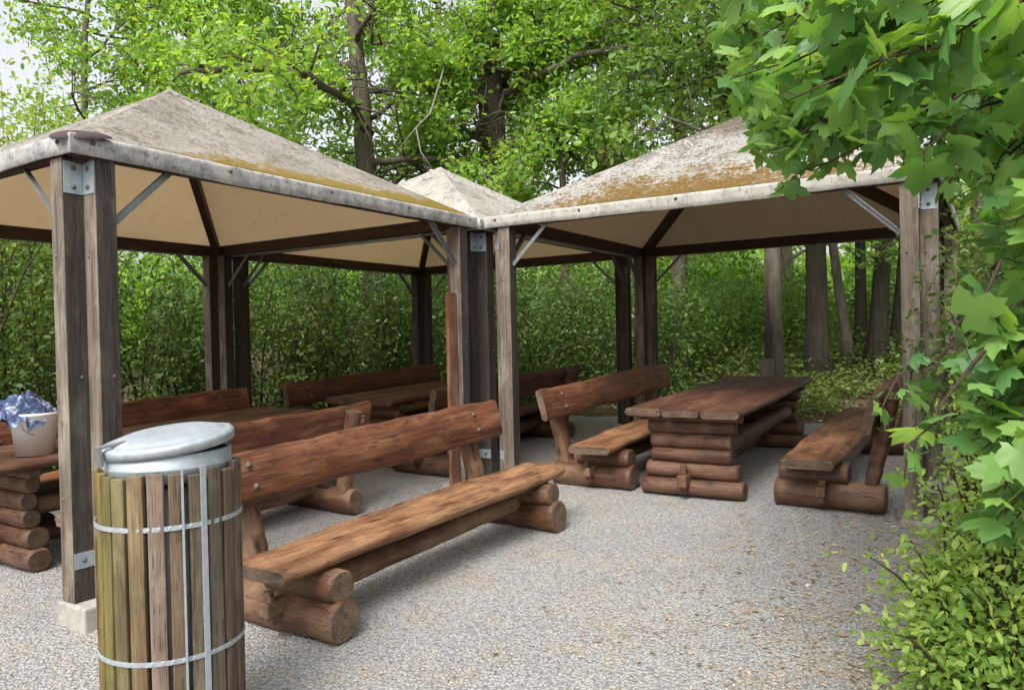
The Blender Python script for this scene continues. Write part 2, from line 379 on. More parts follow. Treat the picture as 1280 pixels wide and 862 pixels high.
def log(L, r, seed, n=14, seg=22, flat=None, squash=1.):
    mb = MB(); w1, w2 = wob(seed), wob(seed+1); rr = random.Random(seed); rows = []
    ph = [rr.uniform(0, 6.28) for _ in range(4)]
    for i in range(n+3):
        q = (i-1)/n if 0 < i < n+2 else (0 if i == 0 else 1)
        end = i in (0, n+2); x = (min(max(q, 0), 1)-.5)*L + (0 if not end else 0)
        if i == 1: x += .012
        if i == n+1: x -= .012
        row = []
        for j in range(seg):
            a = 2*math.pi*j/seg
            rad = r*(1+.06*w1(q)+.045*math.sin(2*a+ph[0]+q)+.032*math.sin(3*a+ph[1]+q*2.5)+.018*math.sin(7*a+ph[2])*w2(q)+rr.uniform(-.014, .014))
            if end: rad -= .013
            y, z = rad*math.cos(a), rad*math.sin(a)*squash
            if flat is not None: z = max(min(z, flat[1]), flat[0])
            row.append((x, y, z))
        rows.append(row)
    vs = [p for ro in rows for p in ro]; N = len(rows)
    fs = [(i*seg+j, (i+1)*seg+j, (i+1)*seg+(j+1)%seg, i*seg+(j+1)%seg) for i in range(N-1) for j in range(seg)]
    mb.add(vs, fs, 0, True)
    for ro, d in ((rows[0], 1), (rows[-1], -1)):
        inner = [(p[0]+.0*d, p[1]*.5, p[2]*.5) for p in ro]
        mb.add(list(ro)+inner, [(j, (j+1) % seg, seg+(j+1) % seg, seg+j)[::d] for j in range(seg)]+[tuple(range(seg, 2*seg))[::d]], 1)
    return mb

def empty(name, mw, label=None, cat=None, group=None):
    o = bpy.data.objects.new(name, None); COL.objects.link(o); o.empty_display_size = .2
    o.matrix_world = mw
    if label: o['label'] = label
    if cat: o['category'] = cat
    if group: o['group'] = group
    return o
def tag(o, label=None, cat=None, group=None, kind=None):
    for k, v in (('label', label), ('category', cat), ('group', group), ('kind', kind)):
        if v: o[k] = v
    return o
def T(x, y, z): return Matrix.Translation((x, y, z))
RZ = lambda a: Matrix.Rotation(a, 4, 'Z')
RX = lambda a: Matrix.Rotation(a, 4, 'X')
RY = lambda a: Matrix.Rotation(a, 4, 'Y')
def place(u, v, rot=0., sx=1.):
    """matrix of something standing on the sloping yard"""
    return T(u, v, float(gz(u))) @ RY(-math.atan(SLOPE)) @ RZ(rot) @ Matrix.Diagonal((sx, 1, 1, 1))
def kids(o): return [c for c in bpy.data.objects if c.parent == o]
def copy_tree(o, parent=None):
    c = o.copy(); COL.objects.link(c)
    if parent is not None: c.parent = parent; c.matrix_parent_inverse = o.matrix_parent_inverse
    for ch in kids(o): copy_tree(ch, c)
    return c
def tint(o, c):
    for ch in kids(o): ch.color = (*c, 1); tint(ch, c)

# ------------------------------------------------------------------ ground
def sheet(name, us, vs, zf, m, mask=None):
    U, V = np.meshgrid(us, vs, indexing='ij'); Z = zf(U, V)
    nu, nv = U.shape
    P = np.stack([U, V, Z], -1).reshape(-1, 3)
    fs = []
    for i in range(nu-1):
        for j in range(nv-1):
            if mask is None or mask(.5*(us[i]+us[i+1]), .5*(vs[j]+vs[j+1])):
                fs.append((i*nv+j, (i+1)*nv+j, (i+1)*nv+j+1, i*nv+j+1))
    me = bpy.data.meshes.new(name); me.from_pydata(P.tolist(), [], fs); me.validate()
    me.polygons.foreach_set('use_smooth', [True]*len(me.polygons))
    return link(name, me, m)
ax = lambda a, b, n: np.linspace(a, b, n)
far = np.concatenate([ax(-70, -12, 12)[:-1], ax(-12, 22, 86)[:-1], ax(22, 120, 14)])
fv = np.concatenate([ax(-70, -10, 12)[:-1], ax(-10, 16, 66)[:-1], ax(16, 90, 12)])
tag(sheet('forest_floor', far, fv, fz, M['soil']), kind='structure')
us = ax(-11, 8.7, 200); vs = ax(-12, 4.4, 160)
def gravel_mask(u, v):
    lim_u = 8.05 + .18*math.sin(v*1.9) + .1*math.sin(v*4.3)
    lim_v = 3.95 + .12*math.sin(u*1.6) + .07*math.sin(u*5)
    lim_b = -3.95 - .16*math.sin(u*1.4+1) - .08*math.sin(u*4.1) - .9*smooth(.8, -1.6, u)*3
    return u < lim_u and v < lim_v and v > lim_b
def gz_rel(u, v):
    return gz(u) + .006*np.sin(u*2.1+v*1.3) + .006*np.sin(v*3.1-u*.7) + .004*np.sin(u*7+v*5)
tag(sheet('gravel_yard', us, vs, gz_rel, M['gravel'], gravel_mask), kind='structure')

def instances(name, tv, tf, pos, rot, scl, m, parent=None, smoothf=False, mi=None):
    """one mesh holding many transformed copies of a small template (leaves, pebbles)"""
    tv = np.asarray(tv, float); k = len(tv); N = len(pos)
    scl = np.asarray(scl, float)
    if scl.ndim == 1: scl = scl[:, None]*np.ones(3)
    if scl.shape[1] == 3 and name in ('crown', 'foliage', 'undergrowth', 'shrubbery', 'thicket') and np.allclose(scl[:, 0], scl[:, 2]):
        scl = scl*np.stack([np.ones(N), rng.uniform(.7, 1.15, N), rng.uniform(-.6, 2.2, N)], 1)
    V = np.einsum('nij,nkj->nki', rot, tv[None]*scl[:, None, :]) + pos[:, None, :]
    V = V.reshape(-1, 3)
    me = bpy.data.meshes.new(name)
    lens = np.array([len(f) for f in tf]); flat = np.concatenate([np.array(f) for f in tf])
    loops = (flat[None]+np.arange(N)[:, None]*k).reshape(-1)
    tot = np.tile(lens, N); start = np.concatenate([[0], np.cumsum(tot)[:-1]])
    me.vertices.add(len(V)); me.vertices.foreach_set('co', V.ravel())
    me.loops.add(len(loops)); me.loops.foreach_set('vertex_index', loops.astype(np.int32))
    me.polygons.add(len(tot)); me.polygons.foreach_set('loop_start', start.astype(np.int32))
    try: me.polygons.foreach_set('loop_total', tot.astype(np.int32))
    except Exception: pass
    if smoothf: me.polygons.foreach_set('use_smooth', np.ones(len(tot), bool))
    me.update(calc_edges=True); me.validate()
    return link(name, me, m, parent)
def rand_rot(N, up=.6, out=None, droop=0.):
    """leaf frames: normal leaning to +z by `up`, heading random or `out`"""
    n = rng.normal(size=(N, 3)); n /= np.linalg.norm(n, axis=1)[:, None]
    n = n*(1-up) + np.array([0, 0, 1.])*up; n /= np.linalg.norm(n, axis=1)[:, None]
    h = rng.normal(size=(N, 3)) if out is None else out + .5*rng.normal(size=(N, 3))
    h[:, 2] -= droop
    h -= (h*n).sum(1)[:, None]*n; h /= np.linalg.norm(h, axis=1)[:, None]+1e-9
    s = np.cross(n, h)
    return np.stack([h, s, n], -1)
# leaf templates: local x = length, y = width, z = normal
LEAF = ([(0,0,0), (.35,.26,.05), (.75,.20,.02), (1,0,-.08), (.75,-.20,.02), (.35,-.26,.05)], [(0,3,2,1), (0,5,4,3)])
DIAM = ([(0,0,0), (.5,.33,.04), (1,0,-.06), (.5,-.33,.04)], [(0,2,1), (0,3,2)])
OAKL = ([(0,0,0), (.3,.16,.03), (.42,.30,.04), (.55,.18,.03), (.72,.30,.03), (1,.05,-.06), (1,-.05,-.06), (.72,-.30,.03), (.55,-.18,.03), (.42,-.30,.04), (.3,-.16,.03)],
        [(0,5,4,3,2,1), (0,10,9,8,7,6), (0,6,5)])
def maple_template():
    ang = [(180, .08), (152, .40), (134, .60), (121, .45), (104, .54), (88, .66), (70, .88), (62, .72), (52, .68), (42, .48), (32, .64), (22, .86), (15, .80), (7, .92), (0, 1.08)]
    half = [(math.cos(R(a))*r, math.sin(R(a))*r) for a, r in ang]
    pts = half + [(x, -y) for x, y in half[1:-1]][::-1]
    v = [(0, 0, .05)] + [(x, y, -.28*(x*x+y*y)+.02*math.sin(9*y)) for x, y in pts]
    k = len(pts)
    return v, [(0, 1+i, 1+(i+1) % k)[::-1] for i in range(k)]
MAPLE = maple_template()

# pebbles lying proud of the gravel where the camera stands close
ico = [(1,0,0), (-.9,.1,0), (0,1,.1), (.1,-1,0), (0,.05,.7), (0,0,-.7)]
icf = [(0,2,4), (2,1,4), (1,3,4), (3,0,4), (2,0,5), (1,2,5), (3,1,5), (0,3,5)]
N = 60000
a = rng.uniform(-.95, .66, N); d = 2.0 + 6.5*rng.random(N)**1.6
az = YAW - a*.72
pu = CAM[0]+d*np.cos(az); pv = CAM[1]+d*np.sin(az)
ok = np.array([gravel_mask(p, q) for p, q in zip(pu, pv)]); pu, pv = pu[ok], pv[ok]
N = len(pu); sz = rng.uniform(.003, .0065, N)*(1+.5*(rng.random(N) < .06))
pz = gz_rel(pu, pv)+sz*.25
th = rng.uniform(0, 6.28, N); rot = np.zeros((N, 3, 3)); rot[:, 0, 0] = np.cos(th); rot[:, 0, 1] = -np.sin(th); rot[:, 1, 0] = np.sin(th); rot[:, 1, 1] = np.cos(th); rot[:, 2, 2] = 1
tag(instances('gravel', ico, icf, np.stack([pu, pv, pz], 1), rot, np.stack([sz*rng.uniform(.8, 1.5, N), sz, sz*rng.uniform(.6, 1, N)], 1), M['pebble']),
    'loose grey and tan pebbles lying over the yard', 'gravel', kind='stuff')
# dry leaf litter
N = 8000
pu = np.concatenate([rng.uniform(-.8, 6, N//2), rng.normal(2.2, 1.2, N//4), rng.uniform(-1, 8, N//4)])
pv = np.concatenate([-3.95+np.abs(rng.normal(0, .55, N//2)), -3.2+rng.normal(0, .5, N//4), rng.uniform(-4, 3.8, N//4)])
keep = np.ones(len(pu), bool); keep[3*N//4:] = rng.random(N//4) < .25; keep[N//2:3*N//4] = rng.random(N//4) < .5
keep &= np.array([gravel_mask(p, q) for p, q in zip(pu, pv)]); pu, pv = pu[keep], pv[keep]; N = len(pu)
sz = np.clip(.018*np.exp(rng.normal(0, .45, N)), .008, .05)
tag(instances('fallen_leaves', *DIAM, np.stack([pu, pv, gz_rel(pu, pv)+.008], 1), rand_rot(N, .8), sz, M['dry']),
    'brown dry leaf litter scattered over the gravel by the bushes', 'leaf litter', kind='stuff')

N = 5000; pu = rng.uniform(8.0, 12.5, N); pv = rng.uniform(-5.5, 4, N)
tag(instances('leaf_litter', *DIAM, np.stack([pu, pv, fz(pu, pv)+.012], 1), rand_rot(N, .75), rng.uniform(.03, .08, N), M['dry']),
    'brown dead leaves lying on the bank beyond the gravel', 'leaf litter', kind='stuff')
# ------------------------------------------------------------------ pavilions
L, GAP, HE = 3.645, .10, 2.464
RISE = 1.1275
BOLT = None
def bolt(parent, p, d, m=None):
    global BOLT
    if BOLT is None:
        mb = MB(); mb.lathe([(.014, -.002), (.014, .003), (.010, .004), (.009, .010), (.001, .011)], 10); BOLT = mb.mesh('bolt')
        BOLT.materials.append(M['bolt'])
    o = bpy.data.objects.new('bolt', BOLT); COL.objects.link(o); o.parent = parent
    o.matrix_local = T(*p) @ Vector(d).to_track_quat('Z', 'Y').to_matrix().to_4x4()
    return o
def pavilion(u0, v0, cm, lm, vm, pm, label):
    cu, cv = u0+L/2, v0+L/2
    root = empty('pavilion', T(cu, cv, float(gz(cu))), label, 'pavilion', 'open pavilions round the gravel yard')
    z0 = float(gz(cu))
    P = lambda x, y, z: T(x, y, z-z0)        # local to the root, z in world
    h = L/2
    c = .112
    for k, (sx, sy) in enumerate(((-1,-1), (1,-1), (1,1), (-1,1))):
        ex, ey = sx*h, sy*h
        gzc = float(gz(cu+ex))
        top = HE-.012
        zb = gzc+(.13 if (u0 == 0 and k == 0) else .035)
        for (ox, oy) in ((c/2, c*1.5), (c*1.5, c/2)):
            x, y = ex-sx*ox, ey-sy*oy
            mb = MB(); ln = top-zb; mb.box((0, 0, ln/2), (c+.004, c+.004, ln), bev=.004)
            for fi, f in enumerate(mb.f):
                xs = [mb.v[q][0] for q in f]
                if max(xs) < -(c/2-.006): mb.mi[fi] = 1  # faces towards the sun get the paler wood: light painted into the colour
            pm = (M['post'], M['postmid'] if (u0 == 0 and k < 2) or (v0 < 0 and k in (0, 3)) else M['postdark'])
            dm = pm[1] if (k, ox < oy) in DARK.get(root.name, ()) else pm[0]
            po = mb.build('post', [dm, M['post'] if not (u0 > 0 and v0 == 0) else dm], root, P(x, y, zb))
            # bolt heads on the outward faces
            for q in range(3):
                zq = .55+q*.56+.09*((q*7+k) % 3)
                if q % 2: bolt(po, (0.02, sy*(c/2-.004), zq), (0, sy, 0))
                else: bolt(po, (sx*(c/2-.004), .02, zq), (sx, 0, 0))
        # concrete footing
        mb = MB(); mb.box((0, 0, .0), (.27, .27, .36), bev=.012)
        mb.build('footing', M['concrete'], root, P(ex-sx*.115, ey-sy*.115, zb-.183))
        # angle bracket in the open outer corner, top and bottom
        for zq, hh, nm in ((HE-.115, .17, 'corner_bracket'), (zb+.22, .085, 'foot_bracket')):
            mb = MB(); tt = .006
            mb.box((-sx*(c*.5+.002), -sy*(c-.004), 0), (c*.95, tt, hh)); mb.box((-sx*(c-.004), -sy*(c*.5-.004), 0), (tt, c*.88, hh))
            br = mb.build(nm, M['galv'], root, P(ex, ey, zq))
            for dz in ((-.05, .05) if hh > .1 else (0,)):
                bolt(br, (-sx*c*.5, -sy*(c-.007), dz), (0, sy, 0)); bolt(br, (-sx*(c-.007), -sy*c*.5, dz), (sx, 0, 0))
        # steel struts from post to eave beam
        for dx, dy in ((1, 0), (0, 1)):
            a0 = (ex-sx*(dx*.225+dy*.055), ey-sy*(dy*.225+dx*.055), HE-.36-z0)
            a1 = (ex-sx*(dx*.60+dy*.055), ey-sy*(dy*.60+dx*.055), HE+.0-z0)
            va, vb = Vector(a0), Vector(a1); ln = (vb-va).length
            q = (vb-va).to_track_quat('X', 'Z').to_matrix().to_4x4()
            mb = MB(); mb.box((ln/2, 0, 0), (ln, .008, .034)); mb.box((ln/2, .016, .015), (ln, .026, .006))
            mb.build('strut', M['steel'], root, T(*va) @ q)
        # hip rafter
        va = Vector((ex-sx*.07, ey-sy*.07, HE+.015-z0)); vb = Vector((sx*.05, sy*.05, HE+RISE-.13-z0)); ln = (vb-va).length
        q = (vb-va).to_track_quat('X', 'Z').to_matrix().to_4x4()
        mb = MB(); mb.box((ln/2, 0, 0), (ln, .075, .115), bev=.005); mb.build('hip_rafter', M['beam'], root, T(*va) @ q)
    for (x, y, r) in ((0, -h+.05, 0), (0, h-.05, 0), (-h+.05, 0, 90), (h-.05, 0, 90)):
        mb = MB(); mb.box((0, 0, 0), (L-.03-(.22 if r else 0), .075, .115), bev=.006)
        mb.build('eave_beam', M['beam'], root, P(x, y, HE+.046) @ RZ(R(r)))
    # peaked canopy: four triangular sheets with a slight sag between the hips
    def canopy(e, zb, rise, sag, n=26):
        mb = MB()
        for k in range(4):
            a = k*math.pi/2; ca, sa = round(math.cos(a)), round(math.sin(a))
            w = wob(k+int(u0*10)+3)
            vs = []; fs = []
            for i in range(n+1):
                mm = max(i/n, .004)
                for j in range(n+1):
                    t = 2*j/n-1; X = mm*e; Y = mm*e*t
                    z = zb+rise*(1-mm) - sag*4*mm*(1-mm)*(1-t*t) + .010*w(mm*1.1+t*.7)*(1-t*t)*(1-mm**4) + .006*math.sin(t*17+w(mm)*2)*(1-t*t)*mm*mm*(1-mm**8) + .010*smooth(.12, 0, mm)
                    vs.append((X*ca-Y*sa, X*sa+Y*ca, float(z)))
            for i in range(n):
                for j in range(n):
                    p = i*(n+1)+j; fs.append((p, p+n+1, p+n+2, p+1))
            mb.add(vs, fs, 0, True)
        return mb
    canopy(h+.022, 0, RISE-.084, .045).build('canopy', cm, root, P(0, 0, HE+.084))
    canopy(h-.012, 0, RISE-.105, .045).build('lining', lm, root, P(0, 0, HE+.070))
    # valance: band hanging round the eave, softly wavy, with a rolled top edge
    mb = MB(); n = 60; prof = [(.006, .096), (.020, .107), (.029, .098), (.029, .082), (.027, .05), (.027, .004), (.019, .0), (.017, .05), (.018, .088)]
    for k in range(4):
        a = k*math.pi/2; ca, sa = round(math.cos(a)), round(math.sin(a)); w = wob(k*5+int(u0*7)+1, (2, 5.3, 11.7, 23)); w2 = wob(k*3+int(v0*7)+2)
        vs = []; fs = []
        for i in range(n+1):
            t = 2*i/n-1
            for (o, z) in prof:
                ed = 1-abs(t)**8
                ww = .004*w(i/n)*(1-z/.14)*ed + o; zz = z + (.006*w2(i/n)-.008*(1-t*t))*(1-z/.16)*ed
                X = h+ww; Y = t*(h+ww)
                vs.append((X*ca-Y*sa, X*sa+Y*ca, zz))
        kk = len(prof)
        for i in range(n):
            for j in range(kk-1):
                fs.append((i*kk+j, i*kk+j+1, (i+1)*kk+j+1, (i+1)*kk+j))
        mb.add(vs, fs, 0, True)
    va = mb.build('valance', vm, root, P(0, 0, HE-.014))
    for k in range(4):
        a = k*math.pi/2; ca, sa = round(math.cos(a)), round(math.sin(a))
        for i in range(5):
            t = -.95+1.90*i/4; X = h+.028; Y = t*h
            bolt(va, (X*ca-Y*sa, X*sa+Y*ca, .07), (ca, sa, 0))
    return root
PP = (M['post'], M['postmid'])
DARK = {'pavilion': {(0, True), (0, False), (2, True), (2, False), (1, True), (1, False)}, 'pavilion.001': {(3, False), (3, True), (2, True), (2, False), (1, False), (1, True), (0, True), (0, False)}, 'pavilion.002': {(0, True), (0, False), (2, True), (2, False), (1, True), (1, False), (3, True), (3, False)}}
pavA = pavilion(0, 0, M['canvas_a'], M['lining_a'], M['val_a'], PP, 'timber pavilion with lichen-grey canopy and tan lining, behind the slatted bin')
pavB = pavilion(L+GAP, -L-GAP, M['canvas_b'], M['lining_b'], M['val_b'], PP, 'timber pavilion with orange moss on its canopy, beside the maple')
pavC = pavilion(L+GAP, 0, M['canvas_c'], M['lining_a'], M['val_c'], PP, 'timber pavilion with the clean white canopy, set back between the other two')
s = NT('worn_patch'); M['worn'] = s.done(s.bsdf((.05, .034, .034), .8, s.bump(s.noise(s.coord('Object'), 40, 5, .7), .5, .005)))
mb = MB(); n = 24; vs = []; fs = []     # worn bare corner of the grey canopy
for i in range(7):
    ph = math.pi/2*i/6
    for j in range(n):
        a = 2*math.pi*j/n; r = .105*(1+.16*math.sin(3*a+1)+.08*math.sin(5*a))*math.cos(ph)
        vs.append((r*math.cos(a)*1.35, r*math.sin(a)*.95, .040*math.sin(ph)-.012))
fs = [(i*n+j, i*n+(j+1) % n, (i+1)*n+(j+1) % n, (i+1)*n+j) for i in range(6) for j in range(n)]
mb.add(vs, fs, 0, True)
mb.build('worn_patch', M['worn'], pavA, T(-HALF+.045, -HALF+.045, HE+.097-float(gz(HALF))) @ RZ(R(-45)) @ RX(R(14)))

# red board fixed to the middle post
mb = MB(); mb.box((0, 0, .86), (.13, .035, 1.72), bev=.006)
mb.build('board', M['redboard'], pavA, T(L/2-.30, -L/2+.055, float(gz(L-.2))+.06-float(gz(HALF))))

# ------------------------------------------------------------------ benches and tables
def make_bench():
    root = empty('log_bench', Matrix.Identity(4))
    sl = 2.65
    for s_, sd in ((-1, 11), (1, 23)):
        x = s_*1.05
        log(.78, .108, sd).build('base_log', [M['log'], M['end']], root, T(x, -.01, .106) @ RZ(R(90)))
        log(.50, .088, sd+5, flat=(-.07, .072)).build('bearer_log', [M['log'], M['end']], root, T(x-s_*.02, .10, .268) @ RZ(R(90)))
        up = plank(.76, .105, .14, sd+7, live=.006).build('upright', [M['log'], M['end']], root, T(x-s_*.03, -.362, .475) @ RX(R(13)) @ RY(R(-90)))
        mb = MB(); mb.box((0, 0, 0), (.16, .07, .075), bev=.012); te = mb.build('tenon', [M['log'], M['end']], root, T(x+s_*.12, .02, .165))
        mb = MB(); mb.box((0, 0, 0), (.03, .05, .17), bev=.008); mb.build('wedge', M['log'], te, T(s_*.035, 0, .0) @ RX(R(6)))
    log(2.1, .068, 41, n=30).build('stretcher', [M['log'], M['end']], root, T(0, .03, .195))
    plank(sl, .40, .072, 51, live=.014).build('seat', [M['seat'], M['end']], root, T(0, .09, .385))
    bk = plank(sl+.02, .285, .066, 61, live=.009, warp=.006).build('backrest', [M['bench'], M['end']], root, T(0, -.335, .755) @ RX(R(90+13)))
    for s_ in (-1, 1):
        for q in (-.06, .06): bolt(bk, (s_*1.02+.2*q, q, -.031), (0, 0, -1)).scale = (1.3,)*3; bolt(bk, (s_*1.02+.2*q, q, .031), (0, 0, 1)).scale = (1.3,)*3
    return root
proto = make_bench()
G = 'log benches in and beside the pavilions'
PI = math.pi
benches = [
    (1.58, -1.00, PI-R(1.5), 1.0, 'brown log bench on open gravel just behind the slatted bin', (1.0, 1.0, 1.0)),
    (1.50, .74, 0., .84, 'log bench under the grey canopy, its back close behind the bench by the bin', (1., .95, .95)),
    (1.95, 2.50, PI, 1.06, 'log bench at the far side of the grey-canopied pavilion, along the hedge', (.9, .8, .75)),
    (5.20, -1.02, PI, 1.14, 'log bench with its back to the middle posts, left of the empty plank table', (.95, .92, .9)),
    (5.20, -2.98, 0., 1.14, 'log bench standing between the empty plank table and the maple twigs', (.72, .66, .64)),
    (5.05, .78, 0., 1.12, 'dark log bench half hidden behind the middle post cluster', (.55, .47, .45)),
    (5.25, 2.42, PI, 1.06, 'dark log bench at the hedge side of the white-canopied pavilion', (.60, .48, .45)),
]
for i, (u, v, r, sx, lab, tc) in enumerate(benches):
    o = proto if i == 0 else copy_tree(proto)
    o.matrix_world = place(u, v, r, sx)
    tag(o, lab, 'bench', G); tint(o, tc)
    if i == 1: benchA1 = o

def make_table():
    root = empty('log_table', Matrix.Identity(4))
    W = .97; n = 3; w = W/n
    for k in range(n):
        plank(2.85, w-.014, .062, 71+k*3, live=.005, warp=.003).build('top_plank', [M['table'], M['end']], root, T(.012*(k-1), (k-1)*w, .715))
    for s_ in (-1, 1):
        x = s_*1.18
        for k, (z, r, ln, q) in enumerate(((.078, .082, .86, 1.), (.215, .076, .78, .95), (.342, .070, .68, .95), (.462, .068, .68, .95), (.575, .064, .74, .9))):
            log(ln, r, 90+k*7+(s_+1)*31, flat=(-r*.86, r*.86)).build('stack_log', [M['log'], M['end']], root, T(x+.008*((k*5) % 3-1), .01*((k*3) % 3-1), z) @ RZ(R(90)))
        log(.86, .05, 160+s_, flat=(-.032, .032)).build('top_bearer', [M['log'], M['end']], root, T(x, 0, .658) @ RZ(R(90)))
        mb = MB(); mb.box((0, 0, 0), (.20, .08, .10), bev=.012); te = mb.build('tenon', [M['log'], M['end']], root, T(x+s_*.08, .03, .150))
        mb = MB(); mb.box((0, 0, 0), (.04, .05, .24), bev=.008); mb.build('wedge', M['log'], te, T(s_*.035, 0, .01))
    log(2.3, .07, 171, n=30).build('stretcher', [M['log'], M['end']], root, T(0, .03, .150))
    for y in (-.25, .25):
        log(2.3, .062, 173+int(y*10), n=30).build('side_log', [M['log'], M['end']], root, T(0, y, .40))
    return root
tp = make_table()
for i, (u, v, sx, lab, tc) in enumerate((
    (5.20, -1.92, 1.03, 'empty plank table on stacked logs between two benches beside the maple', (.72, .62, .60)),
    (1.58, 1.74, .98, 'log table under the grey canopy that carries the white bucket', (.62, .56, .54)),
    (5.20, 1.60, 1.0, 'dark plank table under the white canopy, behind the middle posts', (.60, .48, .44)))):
    o = tp if i == 0 else copy_tree(tp)
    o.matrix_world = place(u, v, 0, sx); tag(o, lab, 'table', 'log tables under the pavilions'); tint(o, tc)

# ------------------------------------------------------------------ bin
bx = atd(215, 700, 2.90)
BU, BV = float(bx[0]), float(bx[1]); bz = float(gz(BU))
root = empty('litter_bin', T(BU, BV, bz) @ RZ(YAW), 'round wooden slatted litter bin with a grey metal lid beside the front post', 'litter bin')
# local x points away from the camera, -y to the photo's right
br, bh = .238, 1.06
ns = 23
for k in range(ns):
    a = 2*math.pi*(k+.35)/ns; rr = random.Random(k*3+1)
    w = 2*math.pi*br/ns-.010
    ang_from_left = (math.degrees(a)-130) % 360       # algae on the slats facing left
    green = abs(((math.degrees(a)-128+180) % 360)-180) < 30
    hgt = bh+rr.uniform(-.012, .010)
    cut = abs(((math.degrees(a)-118+180) % 360)-180) < 8
    mb = MB()
    def slat(z0, z1): mb.box((0, 0, (z0+z1)/2), (.024, w+rr.uniform(-.004, .002), z1-z0), bev=.005)
    if cut: slat(.17, .82); slat(.90, hgt)
    else: slat(.045+rr.uniform(-.01, .01), hgt)
    mb.build('slat', M['slatgreen' if green else 'slat'], root, T(br*math.cos(a), br*math.sin(a), 0) @ RZ(a) @ RY(R(rr.uniform(-.4, .4))), tuple(q*rr.uniform(.85, 1.1) for q in ((1., 1.04, .62) if not green and abs(((math.degrees(a)-128+180) % 360)-180) < 62 else (.95, .93, .9) if green else (1, 1, 1))))
mb = MB(); mb.lathe([(.19, .05), (.206, .06), (.206, 1.0), (.200, 1.0)], 48); mb.build('liner', M['steel'], root)
for z in (.405, .872):
    mb = MB(); r0 = br+.0135
    nb_ = 46*6; vs = []; fs = []
    for k in range(nb_):
        a = 2*math.pi*k/nb_; e = .003*(math.cos(46*a) > .6)
        for r_, z_ in ((r0, z-.0085), (r0+.003, z-.0085), (r0+.003+e*.6, z-.003), (r0+.003+e*.6, z+.003), (r0+.003, z+.0085), (r0, z+.0085)):
            vs.append((r_*math.cos(a), r_*math.sin(a), z_))
    fs = [(k*6+j, (k+1) % nb_*6+j, (k+1) % nb_*6+(j+1) % 6, k*6+(j+1) % 6) for k in range(nb_) for j in range(6)]
    mb.add(vs, fs); mb.build('band', M['galv'], root)
for a, w in ((R(229), .019), (R(213), .007)):
    mb = MB(); mb.box((0, 0, .55), (.008, w, 1.06)); mb.build('upright_strip', M['galv'], root, T((br+.021)*math.cos(a), (br+.021)*math.sin(a), 0) @ RZ(a))
mb = MB(); mb.lathe([(.207, 1.02), (.222, 1.02), (.222, 1.062), (.225, 1.066), (.225, 1.072), (.222, 1.076), (.222, 1.118), (.216, 1.123), (.207, 1.113)], 56); mb.build('rim', M['galv'], root)
mb = MB(); mb.lathe([(.231, -.022), (.234, -.022), (.236, .004), (.232, .012), (.214, .018), (.206, .017), (.200, .022), (.15, .036), (.07, .044), (.001, .046)], 56)
mb.add([(.231*math.cos(6.283*j/56), .231*math.sin(6.283*j/56), -.014) for j in range(56)], [tuple(range(56))[::-1]])
tilt = Matrix.Rotation(R(8.5), 4, Vector((math.cos(R(55)), math.sin(R(55)), 0)).cross(Vector((0, 0, -1)))) if False else Matrix.Rotation(R(-9.0), 4, Vector((math.sin(R(-30)+R(90)), -math.cos(R(-30)+R(90))*0+math.cos(R(60)), 0)).normalized())
ax_ = Vector((-math.sin(R(-40)), math.cos(R(-40)), 0))      # lid rises towards the hinge at the far right
lid = mb.build('lid', M['galv'], root, T(0, 0, 1.152) @ Matrix.Rotation(R(-7), 4, ax_))
mb = MB(); mb.box((0, 0, 0), (.14, .022, .010), bev=.003); mb.box((-.075, 0, -.03), (.012, .035, .07), bev=.003); mb.build('latch', M['steel'], lid, T(-math.cos(R(-40))*.175, -math.sin(R(-40))*.178, .030) @ RZ(R(-40)))
mb = MB(); mb.box((0, 0, -.006), (.03, .07, .03), bev=.005); mb.build('hinge', M['galv'], lid, T(math.cos(R(-40))*.225, math.sin(R(-40))*.225, .004) @ RZ(R(-40)))

# ------------------------------------------------------------------ bucket and cloth on the table
tu, tv = .50, 1.50
tz = float(gz(tu))+.752
mb = MB(); mb.lathe([(.001, .004), (.112, .004), (.115, 0), (.145, .265), (.152, .268), (.152, .285), (.146, .285), (.141, .27), (.112, .012), (.001, .012)], 40)
bk = mb.build('bucket', M['plastic'], None, T(tu, tv, tz)); tag(bk, 'white plastic bucket standing on the log table under the grey canopy', 'bucket')
mb = MB(); mb.tube([(.150*math.cos(t), .150*math.sin(t)*.25-.150, .235-.10*math.sin(t)) for t in np.linspace(0, math.pi, 14)], .003, 6)
mb.build('handle', M['steel'], bk)
mb = MB(); n = 56; w1 = wob(5); w2 = wob(6); w3 = wob(8)
vs = []      # a crumpled sheet heaped over the rim
for i in range(n+1):
    for j in range(n+1):
        x = (i/n-.5)*2; y = (j/n-.5)*2; r = math.hypot(x, y)
        fold = .030*math.sin(7*x+3*w1(y*.35))+.022*math.sin(9*y-4*x+3*w2(x*.3))+.014*math.sin(17*x+11*y+2*w3(y*.5))+.008*math.sin(31*y-13*x)
        z = .12*math.exp(-2.1*((x-.25)**2+(y+.1)**2))+.06*math.exp(-7*((x+.35)**2+(y-.3)**2))+fold*.55
        X = .215*x*(1-.10*y*y)+.02*math.sin(8*y); Y = .215*y*(1-.10*x*x)+.02*math.sin(7*x)
        k = max(0, math.hypot(X, Y)-.150)
        vs.append((X*(1-.9*k), Y*(1-.9*k)+.02, z-.75*k-.012))
fs = [(i*(n+1)+j, (i+1)*(n+1)+j, (i+1)*(n+1)+j+1, i*(n+1)+j+1) for i in range(n) for j in range(n)]
mb.add(vs, fs, 0, True)
tag(mb.build('cloth', M['cloth'], None, T(tu-.035, tv+.055, tz+.295) @ RZ(YAW)), 'crumpled navy and white patterned cloth heaped on the white bucket', 'cloth')
